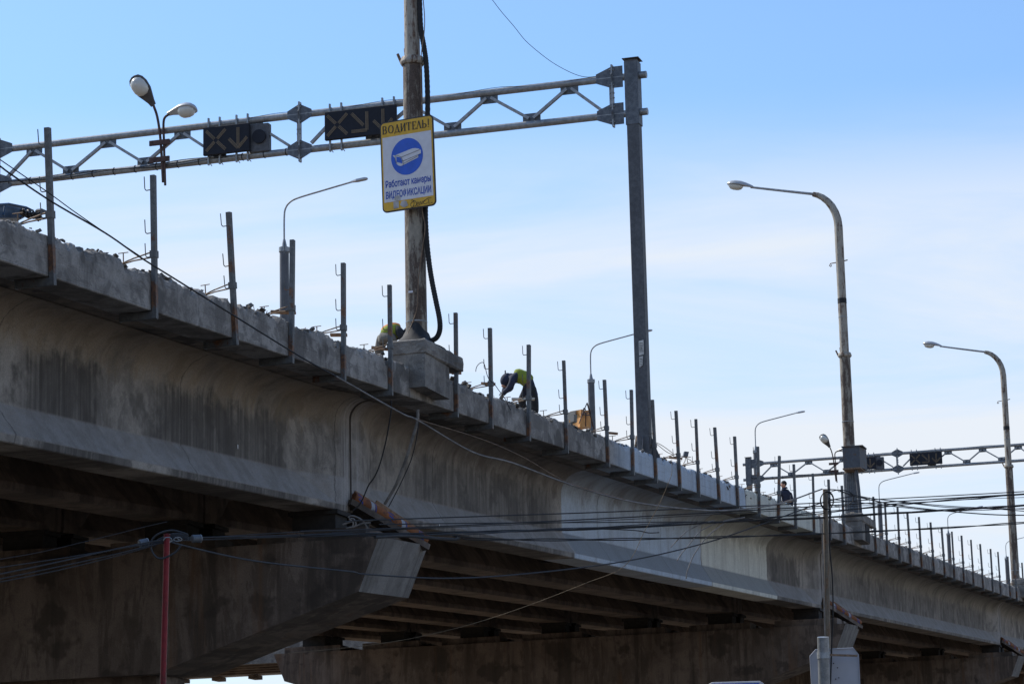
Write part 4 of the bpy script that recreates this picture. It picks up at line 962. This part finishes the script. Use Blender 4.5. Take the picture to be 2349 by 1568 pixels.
# bare sign back
t = thing('traffic_sign', atD(1916,1568,39.9), 'bare white back of a traffic sign with cut corners at the lower right', 'sign')
pl = [(1858,1504),(1871,1489),(1957,1485),(1969,1500),(1976,1640),(1962,1654),(1880,1660),(1866,1646)]
m = MB(); P = [atD(x, y, 39.95) for x, y in pl]; m.prism(P, MF*.012); m.build('panel', M_SIGNB, t)
m = MB(); 
for x, y in ((1912,1520),(1921,1530),(1924,1553),(1917,1556)): p = atD(x,y,39.93); m.tube([p, p-MF*.02], .009, 8)
m.build('rivet', M_INK, t)
m = MB()
for i in range(len(P)): m.bar(P[i]-MF*.004, P[(i+1)%len(P)]-MF*.004, .012, .02, MF)
m.build('rim', M_SIGNB, t)
t = thing('street_sign', atD(1690,1620,38), 'top edge of a white framed blue sign at the bottom edge', 'sign')
m = MB(); P = [atD(x, y, 38) for x, y in [(1626,1568),(1634,1564),(1744,1561),(1753,1567),(1753,1640),(1626,1642)]]; m.prism(P, MF*.02); m.build('frame', M_WHITE, t)
m = MB(); m.prism([atD(x, y, 37.99) for x, y in [(1634,1567.5),(1742,1565),(1742,1634),(1634,1636)]], MF*.006); m.build('blue_face', M_BLUE, t)
a = atD(1690,1600,38.05); m = MB(); m.tube([(a.x,a.y,0),a], .03, 10); m.build('post', M_GALV, t)

# ------------------------------------------------------------------ parapet clutter
def boardlet(x, y, Y, L_, ang, lab, mat=M_WOOD, th=.035, w=.16):
    p = onY(x, y, Y); d = MR*math.cos(ang)+Vector((0,0,1))*math.sin(ang); m = MB(); m.bar(p-d*L_/2, p+d*L_/2, w, th); return tag(m.build('wooden_board', mat), lab, 'board', 'loose boards on the parapet')
boardlet(650,716,17.3,.42,-.02,'short brown board lying beside the fourth edge post')
boardlet(777,768,17.3,.3,0,'short brown board lying beside the fifth edge post')
boardlet(883,800,17.3,.5,-.1,'orange brown board lying left of the mast pedestal')
boardlet(1200,915,17.3,.5,0,'pale plank beside the stooping worker',M_PALE)
boardlet(1120,880,17.3,.3,-.05,'short brown board beside the eighth edge post')
boardlet(1047,855,17.3,.2,0,'small orange brown board just right of the mast pedestal')
boardlet(1403,993,17.3,.3,-.1,'short brown board beside the eleventh edge post')
boardlet(1550,1050,17.3,.35,-.1,'short dark board beside the fourteenth edge post')
# blue machine at far left
o = B(31.9,17.35,.5)
t = thing('site_machine', o, 'dark blue machine with tangled black fittings on the deck at the far left', 'machine')
pp = lambda x, y, Y=17.6: onY(x, y, Y)
m = MB(); m.prism([pp(-40,480),(pp(8,470)),pp(22,468),pp(62,478),pp(66,488),pp(54,500),pp(-40,500)], (.35,.45,0)); m.build('body', M_MACH, t)
m = MB(); m.tube([pp(-40,472,17.5),pp(20,468,17.5),pp(60,476,17.5),pp(72,482,17.5)], .018, 8); m.tube([pp(12,470,17.5),pp(8,495,17.5)], .016, 8); m.tube([pp(60,478,17.5),pp(46,500,17.5)], .016, 8); m.build('frame_tube', M_MACH, t)
m = MB()
for i in range(60):
    x = random.uniform(48, 92); p = pp(x, 484+(x-48)*.22+random.uniform(-4,12), 17.4); stone(m, p, random.uniform(.02,.05))
m.tube([pp(60,486,17.4),pp(75,482,17.4),pp(80,492,17.4)], .014, 6); tag(m.build('fittings', M_INK, t, smooth=False), kind='stuff')
m = MB(); m.prism([pp(92,482,17.4),pp(96,478,17.4),pp(122,490,17.4),pp(96,492,17.4)], (0,.08,0)); m.build('spike_plate', M_INK, t)
# orange plywood pack with rope and pale box
t = thing('plywood_crate', onY(1340,978,17.8), 'orange plywood crate lashed with black rope beside the tenth edge post', 'crate')
q_ = lambda x, y, Y=17.8: onY(x, y, Y)
f = CONV(1950,1430,4.48)
m = MB(); m.prism([q_(*f(x,y)) for x, y in [(1650,1240),(1680,925),(1710,925),(1720,960),(1760,960),(1775,940),(1850,940),(1850,1260)]], (.25,.35,.02)); m.build('plywood_sheet', M_PLY, t)
m = MB(); m.prism([q_(*f(x,y),17.95) for x, y in [(1600,1200),(1560,950),(1680,948),(1675,1210)]], (.2,.3,0)); m.build('pale_box', M_PALE, t)
m = MB()
for c0 in ([(1640,1180),(1700,1000),(1785,810),(1840,960),(1880,1230)], [(1700,1000),(1780,985),(1850,955)], [(1760,980),(1760,1230)], [(1785,815),(1830,990),(1910,1280)], [(1700,1015),(1850,1030)], [(1720,910),(1745,900),(1755,940),(1735,970),(1718,940),(1725,905)]):
    m.tube([q_(*f(x,y),17.72) for x, y in c0], .013, 6)
m.build('lashing_rope', M_RUSTP, t)
m = MB(); m.prism([q_(*f(x,y),17.7) for x, y in [(1545,1140),(1550,1020),(1610,1015),(1600,1160)]], (.1,.12,0)); m.build('black_bracket', M_INK, t)
for i, (x, y, Yw_) in enumerate(((545,1024,18.19),(1008,1204,17.89))):
    p = onY(x, y, Yw_); m = MB(); m.box((p.x-.022,p.y-.006,p.z-.035),(p.x+.022,p.y,p.z+.035)); tag(m.build('white_marker', M_PAPER), ['small white marker stuck on the nearest girder', 'small white marker on the girder flange right of the banner gutter'][i], 'marker')
# small floodlight
t = thing('floodlight', onY(1570,1052,17.3), 'small work floodlight on a bent stand between the fifteenth and sixteenth posts', 'floodlight')
p = onY(1573,1041,17.3); m = MB(); m.prism([p+MR*a_*.013+Vector((0,0,b_*.013)) for a_, b_ in ((-5,-5),(4,-6),(7,5),(-2,6))], (.12,.06,0)); m.build('head', M_GALVD, t)
m = MB(); m.bar(p+MR*-.11+Vector((0,0,-.06)), p+MR*.13+Vector((0,0,-.08)), .05, .012); m.tube([p+Vector((0,0,-.08)), p+MR*-.03+Vector((0,0,-.2)), p+MR*-.07+Vector((0,0,-.26))], .01, 6); m.tube([p+MR*.02+Vector((0,0,-.08)), p+MR*.05+Vector((0,0,-.25))], .01, 6); m.build('stand', M_ROD, t)
# wire bits at parapet (bent ties by the gantry post)
m = MB()
for c0 in ([(1500,1012),(1520,1022),(1545,1040)], [(1503,1015),(1528,1035),(1543,1042)], [(1560,1046),(1575,1050),(1592,1060)]): m.tube(smooth_path([onY(x, y, 17.1) for x, y in c0], 4), .009, 5)
tag(m.build('tie_wires', M_ROD), 'thin rusty tie wires stretched right of the tall gantry post foot', 'wire', kind='stuff')
for i, (bx, lab) in enumerate(((1395,'rusty steel wedge plate standing left of the gantry post foot'),)):
    m = MB(); m.prism([onY(x, y, 17.25) for x, y in [(1466,1022),(1468,998),(1474,997),(1477,1022)]], (.02,.12,0)); tag(m.build('steel_plate', M_ROD), lab, 'plate')

# ------------------------------------------------------------------ people
def skin_obj(name, joints, edges, radii, mat, parent, sub=2, root=0):
    org = Vector(parent['_o'])
    me = bpy.data.meshes.new(name); me.from_pydata([Vector(j)-org for j in joints], edges, []); me.update()
    o = bpy.data.objects.new(name, me); COL.objects.link(o)
    sk = o.modifiers.new('s', 'SKIN'); sk.use_smooth_shade = True; sk.branch_smoothing = .6
    for i, v in enumerate(me.skin_vertices[0].data):
        r = radii[i]; v.radius = r if isinstance(r, tuple) else (r, r); v.use_root = (i == root)
    sb = o.modifiers.new('d', 'SUBSURF'); sb.levels = sub; sb.render_levels = sub
    bpy.context.view_layer.update()
    m2 = bpy.data.meshes.new_from_object(o.evaluated_get(bpy.context.evaluated_depsgraph_get()))
    m2.polygons.foreach_set('use_smooth', [True]*len(m2.polygons))
    # cloth folds
    for v in m2.vertices:
        w = v.co + org; v.co += v.normal*(noise.noise(w*7)*.014 + noise.noise(w*17)*.006) if name in ('body','vest') else Vector((0,0,0))
    m2.materials.clear(); m2.materials.append(mat)
    COL.objects.unlink(o); bpy.data.objects.remove(o)
    q = bpy.data.objects.new(name, m2); COL.objects.link(q); q.parent = parent; return q
def ellipsoid(m, c, ax, n=14, k=10):
    rings = []
    for i in range(k+1):
        a = math.pi*i/k - math.pi/2; rings.append([c + ax[0]*math.cos(a)*math.cos(b) + ax[1]*math.cos(a)*math.sin(b) + ax[2]*math.sin(a) for b in [2*math.pi*j/n for j in range(n)]])
    m.sm = True; m.loft(rings, False)
RH = Vector((MR.x, MR.y, 0)).normalized(); FH = Vector((MF.x, MF.y, 0)).normalized(); UZ = Vector((0,0,1))
def hand(t, wrist, dirv, curl, mat=M_GLOVE, side=1, up=UZ, s=1.0):
    """palm and five separate bent fingers"""
    d = dirv.normalized(); a = d.cross(up).normalized(); u = a.cross(d).normalized()
    J = [wrist, wrist+d*.045*s, wrist+d*.085*s]; E = [(0,1),(1,2)]; Rr = [(.022*s,.03*s),(.02*s,.038*s),(.016*s,.04*s)]
    par = skin_obj('hand', J, E, Rr, mat, t, 1)
    for i, (off, ln) in enumerate(((-.03,.062),(-.011,.075),(.010,.072),(.029,.056))):
        b = wrist + (d*.085 + a*off)*s; d1 = (d*math.cos(curl*.5)-u*math.sin(curl*.5)); d2 = (d*math.cos(curl*1.2)-u*math.sin(curl*1.2)); d3 = (d*math.cos(curl*1.8)-u*math.sin(curl*1.8))
        p1 = b+d1*ln*.5*s; p2 = p1+d2*ln*.32*s; p3 = p2+d3*ln*.25*s
        m = MB(); m.tube([b-d*.01, p1, p2, p3], [.0095*s,.009*s,.008*s,.006*s], 6); o = m.build('finger', mat, t)
    b = wrist + (d*.03 - a*.033*side)*s; m = MB(); m.tube([b, b+(d*.03-a*.028*side-u*.008)*s, b+(d*.055-a*.034*side-u*.02)*s], [.012*s,.010*s,.007*s], 6); m.build('thumb', mat, t)

# stooping worker (head to the left of the picture)
D = 60.0; o = atD(1195, 932, D); sc = D/F_PX
def L2(x, y, dz=0.): return atD(x, y, D) + FH*dz
foot_z = L2(1225,960).z
t = thing('person', Vector((L2(1222,955).x, L2(1222,955).y, foot_z)), 'worker stooping over the parapet in navy jacket, hood and lime vest', 'person')
J = [L2(1217,882), L2(1206,868), L2(1190,862), L2(1176,866), L2(1168,872),             # pelvis, waist, chest, shoulders, neck
     L2(1178,872,-.19), L2(1169,897,-.24), L2(1153,903,-.16),                     # near arm (down to the left)
     L2(1172,870,.19), L2(1159,889,.2), L2(1153,905,.1),                       # far arm
     L2(1220,892,-.1), L2(1226,922,-.12), L2(1228,953,-.1), L2(1217,957,-.1),    # near leg
     L2(1212,890,.1), L2(1196,915,.14), L2(1204,950,.14), L2(1193,955,.14)]
E_ = [(0,1),(1,2),(2,3),(3,4),(3,5),(5,6),(6,7),(3,8),(8,9),(9,10),(0,11),(11,12),(12,13),(13,14),(0,15),(15,16),(16,17),(17,18)]
Rr = [.18,(.17,.185),(.175,.20),(.16,.19),.10,.10,.08,.055,.10,.075,.055,.125,.095,.065,.05,.125,.095,.065,.05]
skin_obj('body', J, E_, Rr, M_NAVY, t)
skin_obj('vest', [J[0]+Vector((0,0,.02)), J[1]+Vector((0,0,.008)), J[2]+Vector((0,0,.008)), J[3]+Vector((0,0,.008))+RH*.03], [(0,1),(1,2),(2,3)], [(.18,.16),(.178,.178),(.183,.185),(.17,.172)], M_HIVIS, t)
skin_obj('trousers', [J[0]-UZ*.07-RH*.04,J[11],J[12],J[13],J[15],J[16],J[17]], [(0,1),(1,2),(2,3),(0,4),(4,5),(5,6)], [.085,.115,.10,.082,.115,.10,.082], M_TROUS, t)
hc = L2(1161,874)
m = MB(); ellipsoid(m, hc, (RH*.105+UZ*.01, FH*.098, UZ*.125)); m.build('head', M_SKIN, t)
m = MB(); ellipsoid(m, hc+UZ*.03+RH*.01, (RH*.14, FH*.13, UZ*.155+RH*.02)); ellipsoid(m, L2(1172,870), (RH*.13, FH*.14, UZ*.14)); m.build('hood', M_NAVY, t)
m = MB(); ellipsoid(m, hc-RH*.05-UZ*.10, (RH*.06, FH*.06, UZ*.04)); m.build('face', M_SKIN, t)
m = MB(); m.tube([L2(1159,857), L2(1159,849)], .014, 6); m.build('hood_toggle', M_INK, t)
hand(t, J[7], L2(1150,915)-J[7], .7, side=1); hand(t, J[10], L2(1149,916)-J[10], .7, side=-1)
m = MB()
for dz in (-.13,.13): m.tube([L2(1228 if dz<0 else 1204,957,dz*.8), L2(1214 if dz<0 else 1190,959,dz*.8)], [.055,.045], 10)
m.build('boots', M_INK, t)

# crouching worker behind the mast foot
D = 54.0
t = thing('person', Vector((L2(900,812).x, L2(900,812).y, L2(900,815).z)), 'worker crouching behind the driver sign mast, dark clothes and orange trimmed hi-vis back', 'person')
J = [L2(884,777), L2(889,765), L2(904,759), L2(920,763), L2(930,771), L2(918,764,-.2), L2(922,780,-.25), L2(934,790,-.2), L2(920,760,.2), L2(930,776,.2), L2(938,788,.15),
     L2(882,776,-.12), L2(903,776,-.2), L2(900,806,-.2), L2(914,810,-.2), L2(876,776,.1), L2(872,790,.1), L2(866,812,.1), L2(880,815,.1)]
skin_obj('body', J, E_, [.17,.165,.175,.15,.09,.085,.07,.05,.085,.07,.05,.12,.095,.07,.055,.12,.09,.07,.055], M_TROUS, t)
skin_obj('vest', [J[0]+UZ*.045, J[1]+UZ*.045, J[2]+UZ*.048, J[3]+UZ*.045], [(0,1),(1,2),(2,3)], [(.155,.15),(.165,.16),(.172,.16),(.15,.14)], M_HIVO, t)
skin_obj('vest_tape', [J[0]+UZ*.008-RH*.01-FH*.02, J[1]+UZ*.008-FH*.03, J[2]+UZ*.010-FH*.03, J[3]+UZ*.008-FH*.02], [(0,1),(1,2),(2,3)], [(.160,.155),(.172,.16),(.180,.17),(.158,.155)], M_HIVIS, t)
skin_obj('trousers', [J[0]-UZ*.03,J[11],J[12],J[13],J[15],J[16],J[17]], [(0,1),(1,2),(2,3),(0,4),(4,5),(5,6)], [.12,.14,.11,.085,.14,.11,.085], M_GLOVE, t)
hc = L2(938,766); m = MB(); ellipsoid(m, hc, (RH*.1, FH*.1, UZ*.12)); m.build('head', M_SKIN, t); m = MB(); ellipsoid(m, hc+UZ*.03, (RH*.115, FH*.11, UZ*.12)); m.build('hood', M_TROUS, t)
hand(t, J[7], L2(940,797)-J[7], .8); hand(t, J[10], L2(944,795)-J[10], .8, side=-1)

# standing man far along the deck, seen from behind and half turned left
D = 88.0
zf = H(82, .40)
t = thing('person', Vector((L2(1803,1147).x, L2(1803,1147).y, zf)), 'man in navy jacket and black cap standing on the far deck, seen from behind', 'person')
bx = L2(1803,1130); hz = bx.z
def P3(x, y, dz=0): return L2(x, y, dz)
hip = P3(1803,1160); 
J = [hip, P3(1803,1148), P3(1803,1137), P3(1801,1127), P3(1799,1119), P3(1788,1130,-.05), P3(1787,1148,-.1), P3(1790,1163,-.2), P3(1813,1130,.05), P3(1817,1147,.05), P3(1816,1165,.0),
     hip-UZ*.06-RH*.09, Vector((hip.x,hip.y,zf+.48))-RH*.1, Vector((hip.x,hip.y,zf+.08))-RH*.1, Vector((hip.x,hip.y,zf+.05))-RH*.12-FH*.16,
     hip-UZ*.06+RH*.09, Vector((hip.x,hip.y,zf+.48))+RH*.11, Vector((hip.x,hip.y,zf+.08))+RH*.11, Vector((hip.x,hip.y,zf+.05))+RH*.12-FH*.16]
skin_obj('body', J, E_, [.16,.165,.17,.15,.065,.085,.065,.05,.085,.065,.05,.11,.08,.06,.05,.11,.08,.06,.05], M_NAVY, t)
hc = P3(1797,1111); m = MB(); ellipsoid(m, hc, (RH*.085, FH*.10, UZ*.12)); hd = m.build('head', M_SKIN, t)
m = MB(); ellipsoid(m, hc-RH*.085-UZ*.015, (RH*.03, FH*.018, UZ*.022)); m.build('nose', M_SKIN, hd)
m = MB(); ellipsoid(m, hc+RH*.02-FH*.095-UZ*.01, (RH*.02, FH*.012, UZ*.032)); m.build('ear', M_SKIN, hd)
m = MB(); ellipsoid(m, hc+UZ*.035+RH*.018, (RH*.098, FH*.108, UZ*.10)); m.build('cap', M_HAIR, t)
m = MB(); m.tube([P3(1800,1121), P3(1799,1117)], [.11,.085], 14); m.build('collar', M_NAVY, t)
hand(t, J[7], -UZ, .4, M_SKIN, 1, FH); hand(t, J[10], -UZ, .4, M_SKIN, -1, FH)

# ------------------------------------------------------------------ low viaduct beyond, seen under the nearest pier cap
t = thing('crossing_viaduct', Vector((128, 62, 0)), 'low dark viaduct visible through the gap under the nearest pier cap', 'viaduct')
z0 = onX(500, 1552, 131).z
m = MB(); m.box((131,40,z0),(131.4,95,z0+.30)); m.build('edge_beam', M_WHITE, t)
m = MB(); m.box((125.3,40,z0+.02),(125.7,95,z0+3.2)); m.build('side_wall', M_PED, t)
m = MB(); m.box((125.703,40,z0+.22),(130.997,95,z0+.6)); m.build('deck', M_GIRD, t)
for i in range(4):
    m = MB(); m.box((126.4+i*1.2,40,z0-.0),(126.7+i*1.2,95,z0+.218)); m.build('girder', M_GIRD, t)
for i in range(6):
    m = MB(); y = 49.5+i*2.05; m.box((130.6,y,z0-.20),(131.5,y+.42,z0-.005)); m.build('bearing_block', M_GIRD, t)
for yy in (42, 72, 92):
    m = MB(); m.box((126.6,yy-.5,0),(130.2,yy+.5,z0-.01)); m.build('column', M_CAP, t)

# drop helper marks
for o in bpy.data.objects:
    if '_o' in o: del o['_o']
